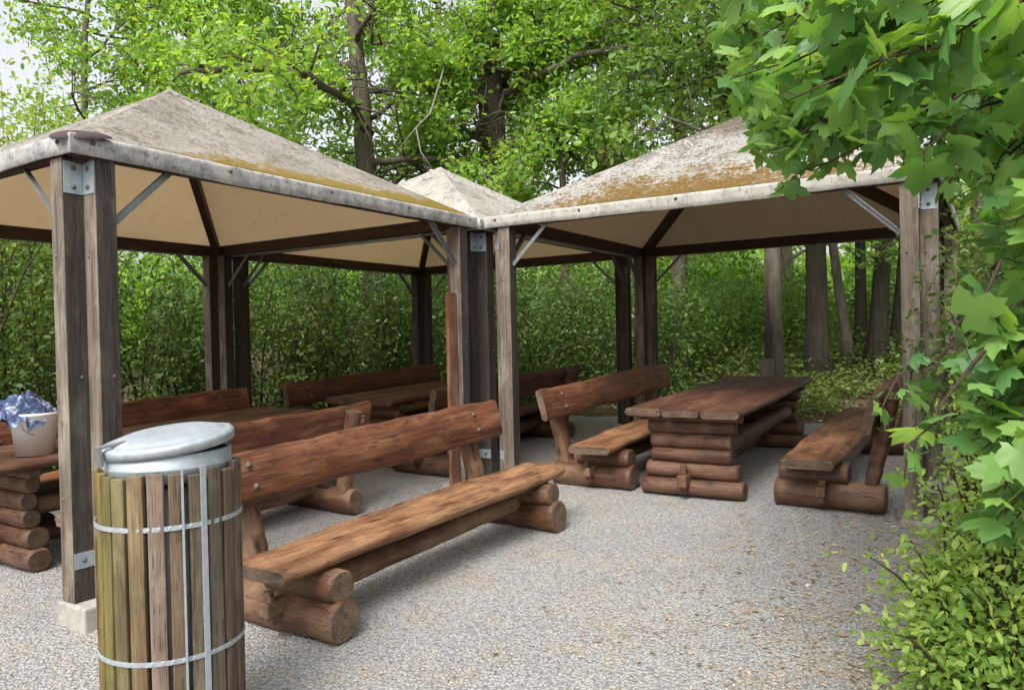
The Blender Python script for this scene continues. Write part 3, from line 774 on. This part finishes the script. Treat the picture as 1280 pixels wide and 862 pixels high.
# pale scribble on the bench back
mb = MB()
for pts in ([(0,0),(.012,.05),(.022,.002)], [(.028,.0),(.032,.045),(.045,.01),(.056,.05),(.06,0)], [(-.012,.06),(.03,.07),(.07,.058)]):
    mb.tube([(x, y, 0) for x, y in pts], .0035, 5)
bb = [c for c in kids(benchA1) if c.name.startswith('backrest')][0]
mb.build('chalk_mark', M['chalk'], bb, T(1.19, -.03, .036))

# ------------------------------------------------------------------ trees
def tube_fast(mb, pts, rads, n): mb.tube(pts, rads, n, cap=True)
class Tree:
    def __init__(s, seed): s.r = random.Random(seed); s.mb = MB(); s.tw = MB(); s.anch = []
    def limb(s, pts, r0, r1, n=8, mb=None):
        k = len(pts); tube_fast(mb or s.mb, pts, [r0+(r1-r0)*(i/(k-1)) for i in range(k)], n)
    def path(s, p, d, ln, k, wobble, lift=0.):
        p = Vector(p); d = Vector(d).normalized(); out = [p.copy()]
        for i in range(k):
            d = (d + Vector((s.r.gauss(0, wobble), s.r.gauss(0, wobble), s.r.gauss(0, wobble)+lift))).normalized()
            p = p + d*(ln/k); out.append(p.copy())
        return out
    def branch(s, p, d, ln, r, lvl):
        pts = s.path(p, d, ln, 5 if lvl > 1 else 3, .16, .03)
        s.limb(pts, r, r*.35, 6 if lvl > 1 else 4, s.tw if lvl < 2 else s.mb)
        if lvl == 0:
            for q in pts[1:]: s.anch.append(q)
            return
        m_ = 6 if lvl == 2 else 5
        for i in range(m_):
            t = .25+.75*(i+s.r.random()*.6)/m_; t = min(t, .999)
            k = t*(len(pts)-1); a = int(k); q = pts[a].lerp(pts[min(a+1, len(pts)-1)], k-a)
            dd = (pts[min(a+1, len(pts)-1)]-pts[a]).normalized()
            sd = Vector((s.r.gauss(0, 1), s.r.gauss(0, 1), s.r.gauss(0, .55)+.1)); sd = (sd-dd*sd.dot(dd)).normalized()
            s.branch(q, dd*.55+sd*.85, ln*s.r.uniform(.38, .58), r*.42, lvl-1)
        s.anch.append(pts[-1])
def tree(name, label, base_px, d, r, lean=(0, 0), height=8.5, crown_z=(2.6, 8.), nb=14, bl=(1.6, 2.8), leafn=10, leafsz=.125, lm='oak', bm_='bark', seed=1, tmpl=OAKL, limbs=(), group='trees standing behind the pavilions', top=True, clump=.16, taper=.72):
    g = atd(base_px, 431, d); u, v = float(g[0]), float(g[1]); z0 = float(fz(u, v))-.08
    root = empty(name, T(u, v, z0), label, 'tree', group)
    t = Tree(seed); rr = t.r
    k = 12; pts = []; w1, w2 = wob(seed), wob(seed+50)
    for i in range(k+1):
        q = i/k; z = q*height
        pts.append(Vector((lean[0]*q*height+.10*w1(q*.6)*q, lean[1]*q*height+.10*w2(q*.6)*q, z)))
    rad = [r*(1.7 if i == 0 else 1.08 if i == 1 else 1)*(1-taper*(i/k)) for i in range(k+1)]
    t.mb.tube(pts, rad, 14)
    def on(z):
        q = min(max(z/height, 0), .999)*k; a = int(q); return pts[a].lerp(pts[a+1], q-a)
    for i in range(nb):
        z = crown_z[0]+(crown_z[1]-crown_z[0])*(i+rr.random()*.7)/nb
        az = i*2.399+rr.uniform(-.4, .4)
        q = (z-crown_z[0])/(crown_z[1]-crown_z[0])
        ln = rr.uniform(*bl)*(1-.35*q)
        t.branch(on(z), (math.cos(az), math.sin(az), rr.uniform(-.05, .45)), ln, r*.30*(1-.4*q), 2)
    for (pl, r0, sub) in limbs:           # limbs drawn after the photograph: world points
        pw = [Vector(atd(*p))-Vector((u, v, z0)) for p in pl]
        # smooth the polyline
        sm = []
        for i in range(len(pw)-1):
            for q in (0, .34, .67): sm.append(pw[i].lerp(pw[i+1], q)+Vector((rr.gauss(0, .02), rr.gauss(0, .02), rr.gauss(0, .02))))
        sm.append(pw[-1]); t.limb(sm, r0, r0*.35, 8)
        for q in range(sub):
            a = rr.randrange(1, len(sm)); dd = (sm[a]-sm[a-1]).normalized()
            sd = Vector((rr.gauss(0, 1), rr.gauss(0, 1), rr.gauss(0, .6)+.15)).normalized()
            t.branch(sm[a], dd*.4+sd, rr.uniform(.6, 1.3), r0*.3, 1)
    tr = t.mb.build('trunk', M[bm_], root)
    t.tw.build('twigs', M[bm_], tr)
    A = np.array([tuple(a) for a in t.anch])
    Wp = A+np.array([u, v, z0])-CAM; dz = Wp@FW; px = 640+F_PX*(Wp@E1)/dz; py = 431-F_PX*(Wp@E2)/dz
    near = np.zeros(len(A), bool)
    for (x0, y0, x1, y1, td, hw) in ((452, -20, 472, 235, 14.6, 30), (622, 85, 622, 180, 15.9, 36), (440, 130, 335, 85, 13.2, 9)):
        q = np.clip((py-y0)/(y1-y0+1e-6), -.05, 1.05) if abs(y1-y0) > abs(x1-x0) else None
        if q is not None: lx = x0+(x1-x0)*q; near |= (abs(px-lx) < hw) & (py > y0-8) & (py < y1+5) & (dz < td)
    Q = A+np.array([u, v, z0]); gap = np.sin(1.9*Q[:, 0]+seed)*np.sin(2.2*Q[:, 1]+1.3*seed)+.7*np.sin(2.6*Q[:, 2]+.7*Q[:, 0])*np.sin(1.3*Q[:, 1]-Q[:, 0])
    A = A[~near & (gap < .62)]
    P = np.repeat(A, leafn, 0) + rng.normal(0, clump, (len(A)*leafn, 3))*np.array([1, 1, .7])
    N = len(P)
    instances('crown', *tmpl, P, rand_rot(N, .45, droop=.25), leafsz*rng.uniform(.65, 1.25, N), M[lm], root)
    return root
TG = 'trees standing behind the pavilions'
tree('oak_tree', 'oak with a dark straight trunk rising behind the grey canopy', 474, 14.2, .27, lean=(-.035, .02), height=9.5, crown_z=(3.6, 9.2), nb=14, bl=(1.6, 2.9), seed=3,
     limbs=[(((462, 170, 14.2), (440, 130, 13.2), (385, 95, 11.3), (335, 85, 11), (280, 88, 10.8), (225, 92, 10.6)), .085, 14),
            (((465, 150, 14.2), (500, 118, 14), (525, 105, 13.8)), .05, 8)])
tree('oak_tree', 'thick forked oak standing between the grey and mossy canopies', 622, 15.5, .33, taper=.25, lean=(.0, .0), height=6.9, crown_z=(3.2, 6.6), nb=12, bl=(1.5, 2.8), seed=8,
     limbs=[(((630, 105, 15.4), (645, 60, 14.3), (662, 25, 14.2), (660, -40, 14)), .11, 12),
            (((612, 100, 15.4), (606, 60, 14.6), (600, -20, 14.6)), .12, 12),
            (((630, 120, 15.4), (665, 95, 14.2), (720, 70, 13.8), (800, 55, 13.5), (870, 48, 13.2)), .09, 16),
            (((612, 140, 15.4), (590, 115, 14.2), (555, 100, 13.8), (520, 108, 13.4), (495, 130, 13)), .075, 14),
            (((615, 65, 15.4), (560, 58, 14.0), (500, 50, 13.4), (465, 55, 13)), .07, 12)])
tree('oak_tree', 'slender young tree left of the dark oak, above the grey canopy', 300, 14, .12, lean=(-.05, .03), height=9, crown_z=(3.4, 8.8), nb=17, bl=(1.6, 2.8), seed=13, lm='oak', leafsz=.12, leafn=11)
tree('oak_tree', 'thin pale-leaved tree over the far left end of the grey canopy', 110, 13, .10, lean=(.02, .0), height=8.5, crown_z=(3.6, 8.2), nb=14, bl=(1.4, 2.4), seed=17, lm='oak', leafsz=.11, leafn=10)
tree('oak_tree', 'leafy bright green tree between the white canopy and mossy canopy', 712, 14.8, .10, lean=(-.02, .02), height=7.5, crown_z=(2.2, 7.2), nb=16, bl=(1.4, 2.4), seed=21, lm='oak', leafn=10)
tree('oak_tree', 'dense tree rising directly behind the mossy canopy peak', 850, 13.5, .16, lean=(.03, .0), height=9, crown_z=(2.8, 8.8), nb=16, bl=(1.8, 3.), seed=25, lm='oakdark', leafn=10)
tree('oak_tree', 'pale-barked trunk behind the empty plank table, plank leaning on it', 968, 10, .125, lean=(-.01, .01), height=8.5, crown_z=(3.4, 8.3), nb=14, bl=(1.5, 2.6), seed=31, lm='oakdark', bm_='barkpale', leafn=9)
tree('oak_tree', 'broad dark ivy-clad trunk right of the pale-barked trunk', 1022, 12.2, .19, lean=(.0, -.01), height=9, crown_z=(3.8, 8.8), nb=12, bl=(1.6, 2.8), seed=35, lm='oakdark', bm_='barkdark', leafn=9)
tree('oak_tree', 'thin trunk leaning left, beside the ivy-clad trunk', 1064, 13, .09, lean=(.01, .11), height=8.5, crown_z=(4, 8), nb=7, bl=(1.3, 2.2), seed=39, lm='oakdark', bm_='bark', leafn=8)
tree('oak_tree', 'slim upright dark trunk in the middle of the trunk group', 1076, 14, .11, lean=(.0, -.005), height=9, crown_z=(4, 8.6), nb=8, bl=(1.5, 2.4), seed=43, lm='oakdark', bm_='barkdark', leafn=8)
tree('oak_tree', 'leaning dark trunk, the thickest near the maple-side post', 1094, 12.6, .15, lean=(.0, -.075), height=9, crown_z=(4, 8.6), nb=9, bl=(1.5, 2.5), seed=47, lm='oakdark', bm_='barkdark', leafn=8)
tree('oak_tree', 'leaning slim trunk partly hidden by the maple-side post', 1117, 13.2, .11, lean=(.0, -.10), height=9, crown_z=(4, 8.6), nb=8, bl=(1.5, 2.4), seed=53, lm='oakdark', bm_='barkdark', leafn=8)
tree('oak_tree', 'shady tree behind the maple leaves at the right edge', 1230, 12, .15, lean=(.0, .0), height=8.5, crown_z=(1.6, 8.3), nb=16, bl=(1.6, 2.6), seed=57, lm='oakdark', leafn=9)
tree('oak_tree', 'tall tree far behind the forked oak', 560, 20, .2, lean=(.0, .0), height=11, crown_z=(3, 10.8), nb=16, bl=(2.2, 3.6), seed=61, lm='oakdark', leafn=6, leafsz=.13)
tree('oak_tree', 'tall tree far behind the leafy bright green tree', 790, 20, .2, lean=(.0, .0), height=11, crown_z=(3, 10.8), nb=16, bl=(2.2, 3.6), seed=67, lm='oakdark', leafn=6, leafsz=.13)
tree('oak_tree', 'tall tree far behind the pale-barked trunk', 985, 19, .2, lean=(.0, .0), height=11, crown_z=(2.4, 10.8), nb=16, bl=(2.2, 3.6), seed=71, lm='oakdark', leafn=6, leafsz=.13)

# dead grey branch hanging in the oaks
mb = MB()
mb.tube([tuple(atd(*p)) for p in ((497, 188, 11.2), (520, 160, 11.3), (538, 142, 11.4), (545, 118, 11.6), (552, 95, 12.6), (556, 80, 13.8))], [.006, .012, .015, .014, .016, .018], 6)
mb.tube([tuple(atd(*p)) for p in ((520, 160, 11.3), (526, 190, 11.1), (541, 212, 11.0))], [.011, .009, .005], 6)
dead = mb.build('dead_branch', M['deadwood']); tag(dead, 'thin bare grey dead branch hanging between the two big oaks', 'branch')

# plank leaning on the pale trunk
g = atd(964, 431, 9.6); zf = float(fz(g[0], g[1]))
mb = MB(); mb.box((0, 0, .45), (.045, .17, .95), bev=.006)
po = mb.build('plank', M['greyplank'], None, T(float(g[0])-.02, float(g[1])+.03, zf-.02) @ RY(R(5)) @ RX(R(-3))); tag(po, 'grey weathered plank leaning upright on the pale-barked trunk', 'plank')

# ------------------------------------------------------------------ hedge, undergrowth, woodland
def spread(n, ufn): return np.array([ufn() for _ in range(n)])
root = empty('hedge', T(3.5, 5.2, float(fz(3.5, 5.2))), 'tall dense leafy hedge behind the grey and white canopies', 'hedge')
rz = np.array([3.5, 5.2, float(fz(3.5, 5.2))])
mb = MB(); N = 300; A = []
for i in range(N):
    if i < 230: u = random.uniform(-3.5, 8.8); v = 4.55+abs(random.gauss(0, .7))
    else: v = random.uniform(.2, 5.0); u = 8.9+.10*max(0, 2.5-v)+abs(random.gauss(0, .6))
    z = float(fz(u, v)); h = random.uniform(1.9, 3.0)+.35*math.sin(u*1.3); h *= (1 if i < 230 else .62+.09*v)
    lx, ly = random.gauss(0, .26), random.gauss(-.04, .16)
    pts = [(u+lx*h*q*q-rz[0], v+ly*h*q*q-rz[1], z+h*q-rz[2]-.05) for q in (0, .35, .7, 1)]
    mb.tube(pts, [.016, .012, .009, .004], 5)
    for q in np.linspace(.08, 1, 26):
        p = np.array(pts[0])+(np.array(pts[-1])-np.array(pts[0]))*q
        A.append(p)
mb.build('stems', M['twig'], root)
A = np.array(A); gp = np.sin(2.3*A[:, 0]+1)*np.sin(2.9*A[:, 2]+.8*A[:, 0])+.5*np.sin(5.1*A[:, 0])*np.sin(4.3*A[:, 2]); A = A[gp < .62]
P = np.repeat(A, 18, 0)+rng.normal(0, .17, (len(A)*18, 3)); N = len(P)
instances('foliage', *LEAF, P, rand_rot(N, .30, droop=.3), rng.uniform(.032, .088, N), M['hedge'], root)
q = np.sin(1.7*A[:, 0]+.6)*np.sin(2.1*A[:, 2]+1.1*A[:, 0]); B_ = A[(q > .25) & (rng.random(len(A)) < .5)]
P = np.repeat(B_, 10, 0)+rng.normal(0, .15, (len(B_)*10, 3)); N = len(P)
instances('foliage', *LEAF, P, rand_rot(N, .4, droop=.3), rng.uniform(.05, .12, N), M['under'], root)
# undergrowth on the bank behind
N = 9000; C = []
while len(C) < 2400:
    u, v = random.uniform(8.0, 15), random.uniform(-6.5, 7.5)
    if u < 8.35+.2*math.sin(v*1.9) and random.random() < .85: continue
    if u < 9.6 and v < 2.5 and math.sin(u*2.3+1.1*v)+math.sin(v*2.9-u) > -.2: continue
    C.append((u, v, float(fz(u, v)), random.uniform(.10, .32)+.22*(random.random() < .3)+.25*smooth(9, 12, u)*random.random()))
C = np.array(C); k = 26
P = np.repeat(C[:, :3], k, 0)+np.stack([rng.normal(0, .14, len(C)*k), rng.normal(0, .14, len(C)*k), rng.random(len(C)*k)**.7*np.repeat(C[:, 3], k)], 1); N = len(P)
ug = instances('undergrowth', *LEAF, P, rand_rot(N, .55, droop=.2), rng.uniform(.05, .11, N), M['under']); tag(ug, 'low green undergrowth covering the bank behind the pavilions', 'undergrowth', kind='stuff')
# taller bushes of the wood edge
def bush_mass(name, label, n, ub, vb, hmin, hmax, lm, sz, per=60, cond=None, seed=1):
    r_ = random.Random(seed); P = []
    c = 0
    while c < n:
        u, v = r_.uniform(*ub), r_.uniform(*vb)
        if cond and not cond(u, v): continue
        c += 1; z = float(fz(u, v)); h = r_.uniform(hmin, hmax); rad = h*r_.uniform(.28, .42)
        q = rng.normal(size=(per, 3)); q /= np.linalg.norm(q, axis=1)[:, None]; q *= rng.random((per, 1))**.45
        cl = rng.normal(0, .5, (max(per//14, 3), 3))
        q = q + .0
        P.append(np.stack([u+q[:, 0]*rad, v+q[:, 1]*rad, z+h*.52+q[:, 2]*h*.5], 1))
    P = np.concatenate(P); N = len(P)
    o = instances(name, *LEAF, P, rand_rot(N, .4, droop=.3), sz*rng.uniform(.65, 1.3, N), M[lm]); tag(o, label, 'bushes', kind='stuff'); return o
bush_mass('shrubbery', 'mass of leafy bushes at the wood edge behind the back benches', 90, (9.2, 14), (-1.3, 7), .9, 2.2, 'oakdark', .09, 420, lambda u, v: u > 9.3+.25*max(0, 2-v) and not (v < .2 and u < 11.5), 3)
bush_mass('thicket', 'dark thicket of bushes far among the trunks', 90, (14, 20), (-9, 8), 1.0, 3.2, 'hedge', .12, 420, None, 5)
bush_mass('woodland', 'far wood closing the view behind the trees', 120, (21, 32), (-14, 26), 3., 6.5, 'oak', .30, 420, None, 7)
bush_mass('woodland', 'far wood closing the view behind the hedge', 70, (3, 21), (13, 26), 2.5, 4.5, 'oak', .26, 420, lambda u, v: v > 9+.2*u, 9)

# bright bush behind the left end of the grey canopy
def shrub(name, label, base, z0, rad, h, n, lm, sz, tmpl=LEAF, stems=14, seed=1, cat='shrub', lobes=None, up=.45):
    root = empty(name, T(base[0], base[1], z0), label, cat)
    r_ = random.Random(seed); mb = MB(); A = []
    for i in range(stems):
        a = r_.uniform(0, 6.28); q = r_.random()**.5
        tip = Vector((rad[0]*q*math.cos(a), rad[1]*q*math.sin(a), h*r_.uniform(.55, 1)*(1-.3*q*q)))
        if lobes: tip = Vector(r_.choice(lobes))+Vector((r_.gauss(0, .13), r_.gauss(0, .13), r_.gauss(0, .13)))
        mid = tip*.5+Vector((r_.gauss(0, .05), r_.gauss(0, .05), h*.08)); b0 = Vector((tip.x*.12, tip.y*.12, -.03))
        pts = [b0, b0.lerp(mid, .5), mid, mid.lerp(tip, .5)+Vector((0, 0, .02)), tip]; mb.tube(pts, [.014, .011, .008, .005, .002], 5)
        for q2 in np.linspace(.25, 1, 12):
            k = q2*(len(pts)-1); c = min(int(k), len(pts)-2); A.append(tuple(pts[c].lerp(pts[c+1], k-c)))
    mb.build('stems', M['twig'], root)
    A = np.array(A); per = max(1, n//len(A)); P = np.repeat(A, per, 0); P = P+rng.normal(0, 1, P.shape)*np.array([.10, .10, .09])*max(.6, h/1.6); N = len(P)
    instances('foliage', *tmpl, P, rand_rot(N, up, droop=.3), sz*rng.uniform(.6, 1.25, N), M[lm], root)
    return root
g = atd(10, 431, 10.5)
shrub('bush', 'bright yellow-green bush showing above the far left eave', (float(g[0]), float(g[1])), float(fz(g[0], g[1])), (1.7, 1.7), 5.2, 16000, 'pale', .09, stems=110, seed=4)

# ------------------------------------------------------------------ maple and shrub at the right
tb = atd(1318, 431, 2.75); tz0 = float(fz(tb[0], tb[1]))-.05
root = empty('maple_tree', T(float(tb[0]), float(tb[1]), tz0), 'maple with large lobed leaves overhanging the mossy canopy', 'tree')
o3 = np.array([tb[0], tb[1], tz0]); mb = MB(); tw = MB()
W = lambda x, y, d: Vector(atd(x, y, d)-o3)
trunk = [Vector((0, 0, 0)), Vector((-.01, .02, .6)), W(1292, 380, 2.75), W(1282, 250, 2.8), W(1262, 150, 2.85), W(1225, 60, 2.95), W(1180, -40, 3.1), W(1150, -140, 3.2)]
mb.tube(trunk, [.060, .052, .046, .042, .038, .032, .026, .018], 10)
leafP, leafH, leafS, leafN = [], [], [], []
def spray(p0, p1, n, size, sag=.06, leafd=None):
    p0, p1 = Vector(p0), Vector(p1); d = (p1-p0); ln = d.length; pts = []
    for i in range(6):
        q = i/5; p = p0.lerp(p1, q)+Vector((random.gauss(0, .012), random.gauss(0, .012), -sag*q*q+random.gauss(0, .012))); pts.append(p)
    tw.tube(pts, [.006, .005, .004, .0035, .003, .002], 5)
    for i in range(n):
        q = .12+.88*(i+random.random()*.5)/n; k = min(q, .999)*5; a = int(k); p = pts[a].lerp(pts[a+1], k-a)
        dd = (pts[a+1]-pts[a]).normalized(); sd = Vector((random.gauss(0, 1), random.gauss(0, 1), random.gauss(0, .5))); sd = (sd-dd*sd.dot(dd)).normalized()
        h = (dd*.5+sd*.9+Vector((0, 0, -.25))).normalized(); pet = size*random.uniform(.35, .8); lp = p+h*pet
        tw.tube([p, p.lerp(lp, .5)+Vector((0, 0, .01)), lp], .0014, 4, cap=False)
        leafP.append(tuple(lp)); leafH.append(tuple(h)); leafS.append(size*random.uniform(.55, 1.15))
sprays = []
def region(poly_fn, n, xr, yr, dr, size, cnt, ln, tow):
    c = 0; tries = 0
    while c < n and tries < n*60:
        tries += 1
        x, y = random.uniform(*xr), random.uniform(*yr)
        if not poly_fn(x, y): continue
        d = random.uniform(*dr); c += 1
        tip = W(x, y, d); src = W(x+tow[0]*random.uniform(.6, 1.3), y+tow[1]*random.uniform(.3, 1.3), d+random.uniform(-.25, .25))
        dirv = (tip-src).normalized(); st = tip-dirv*ln*random.uniform(.7, 1.2)
        spray(st, tip, cnt, size)
        if random.random() < .5:
            # thicker twig back towards the trunk
            k = min(range(len(trunk)), key=lambda q: (trunk[q]-st).length); t_ = trunk[max(k-1, 2)]
            mid = st.lerp(t_, .5)+Vector((random.gauss(0, .06), random.gauss(0, .06), .06))
            tw.tube([st, st.lerp(mid, .5), mid, mid.lerp(t_, .5), t_], [.005, .007, .009, .011, .013], 5, cap=False)
def up_right(x, y):
    lim = np.interp(x, [880, 920, 950, 1000, 1060, 1120, 1180, 1290], [20, 95, 170, 150, 120, 105, 165, 270])
    return y < lim
region(up_right, 150, (890, 1290), (-60, 300), (2.5, 4.2), .082, 13, .45, (160, -60))
region(lambda x, y: y < np.interp(x, [960, 1290], [80, 240]), 42, (960, 1290), (-80, 240), (1.7, 2.6), .085, 11, .4, (140, -50))
region(lambda x, y: x > np.interp(y, [180, 300, 420, 520, 640], [1225, 1232, 1225, 1205, 1235]), 85, (1180, 1300), (180, 640), (1.75, 2.7), .075, 14, .35, (120, -80))
region(lambda x, y: np.interp(x, [930, 950, 1000, 1060, 1120, 1200], [120, 180, 170, 135, 120, 190])-70 < y < np.interp(x, [930, 950, 1000, 1060, 1120, 1200], [140, 195, 185, 150, 135, 205]), 60, (930, 1200), (20, 220), (2.7, 3.9), .08, 13, .4, (150, -70))
# the sprig that hangs into view before the bench, and single large leaves
spray(W(1215, 420, 2.0), W(1085, 500, 2.05), 9, .052, .03); spray(W(1200, 430, 2.0), W(1120, 590, 2.0), 9, .052, .02)
spray(W(1230, 440, 1.75), W(1135, 540, 1.7), 6, .075, .03); spray(W(1260, 330, 1.8), W(1190, 420, 1.75), 6, .08, .03)
spray(W(1180, 150, 2.6), W(965, 205, 2.9), 12, .075, .10); spray(W(1200, 100, 2.3), W(1120, 165, 2.1), 8, .08, .05)
spray(W(960, -60, 1.5), W(925, 5, 1.45), 3, .07, .02); spray(W(1260, 150, 2.4), W(1175, 230, 2.4), 6, .08, .03)
tr = mb.build('trunk', M['twig'], root); tw.build('twigs', M['twig'], tr)
leafP = np.array(leafP); N = len(leafP)
instances('crown', *MAPLE, leafP, rand_rot(N, .52, np.array(leafH), .2), np.array(leafS), M['maple'], root)

b0 = atd(1255, 880, 2.9); bz0 = float(fz(b0[0], b0[1]))
lobes = [tuple(atd(x, y, d)-np.array([b0[0], b0[1], bz0])) for x, y, d in ((1185, 690, 3.1), (1170, 740, 3.1), (1165, 830, 3.0), (1200, 700, 3.0), (1230, 640, 3.1), (1210, 600, 3.2), (1225, 760, 2.8), (1265, 600, 2.9), (1180, 760, 3.0), (1250, 720, 2.7), (1275, 660, 2.6), (1215, 800, 2.8), (1265, 800, 2.6), (1175, 815, 3.0), (1235, 560, 3.2), (1270, 500, 3.1), (1250, 860, 2.6), (1195, 850, 2.85), (1240, 450, 3.4))]
shrub('shrub', 'bright green small-leaved shrub at the right edge of the gravel', (float(b0[0]), float(b0[1])), bz0, (.5, .5), 1.2, 13000, 'shrub', .040, stems=190, seed=6, lobes=lobes)
b1 = atd(1235, 600, 4.6); bz1 = float(fz(b1[0], b1[1]))
shrub('shrub', 'darker shrub crowding the maple-side post of the mossy pavilion', (float(b1[0]), float(b1[1])-.1), bz1, (.55, .38), 2.4, 6500, 'hedge', .055, stems=70, seed=8)
b2 = atd(1300, 560, 5.9)
shrub('shrub', 'tall leafy shrub deep behind the right-hand maple leaves', (float(b2[0]), float(b2[1])), float(fz(b2[0], b2[1])), (.9, .6), 3.0, 6500, 'under', .07, stems=60, seed=10)

# ------------------------------------------------------------------ light
w = bpy.data.worlds.new('World'); scene.world = w; w.use_nodes = True
nt = w.node_tree; nt.nodes.clear()
sky = nt.nodes.new('ShaderNodeTexSky'); sky.sky_type = 'NISHITA'; sky.sun_disc = False
SUN_EL, SUN_AZ = R(52), R(190)       # azimuth of the sun measured from +x (anticlockwise)
sky.sun_elevation = SUN_EL; sky.sun_rotation = math.pi/2 - SUN_AZ; sky.dust_density = 5.; sky.air_density = 1.2
hs = nt.nodes.new('ShaderNodeHueSaturation'); hs.inputs['Saturation'].default_value = .22
bg = nt.nodes.new('ShaderNodeBackground'); bg.inputs[1].default_value = .15
ow = nt.nodes.new('ShaderNodeOutputWorld')
nt.links.new(sky.outputs[0], hs.inputs['Color']); nt.links.new(hs.outputs[0], bg.inputs[0]); nt.links.new(bg.outputs[0], ow.inputs[0])
sl = bpy.data.lights.new('sun', 'SUN'); sl.energy = 1.5; sl.angle = R(25); sl.color = (1., .96, .90)
so = bpy.data.objects.new('sun', sl); COL.objects.link(so)
sd = Vector((math.cos(SUN_AZ)*math.cos(SUN_EL), math.sin(SUN_AZ)*math.cos(SUN_EL), math.sin(SUN_EL)))
so.rotation_euler = sd.to_track_quat('Z', 'Y').to_euler()
vs_ = scene.view_settings
scene.display_settings.display_device = 'sRGB'
vs_.view_transform = 'Standard'; vs_.look = 'None'; vs_.gamma = 1; vs_.use_curve_mapping = False
vs_.exposure = .95
scene.cycles.max_bounces = 8; scene.cycles.diffuse_bounces = 4; scene.cycles.transmission_bounces = 4; scene.cycles.use_denoising = True
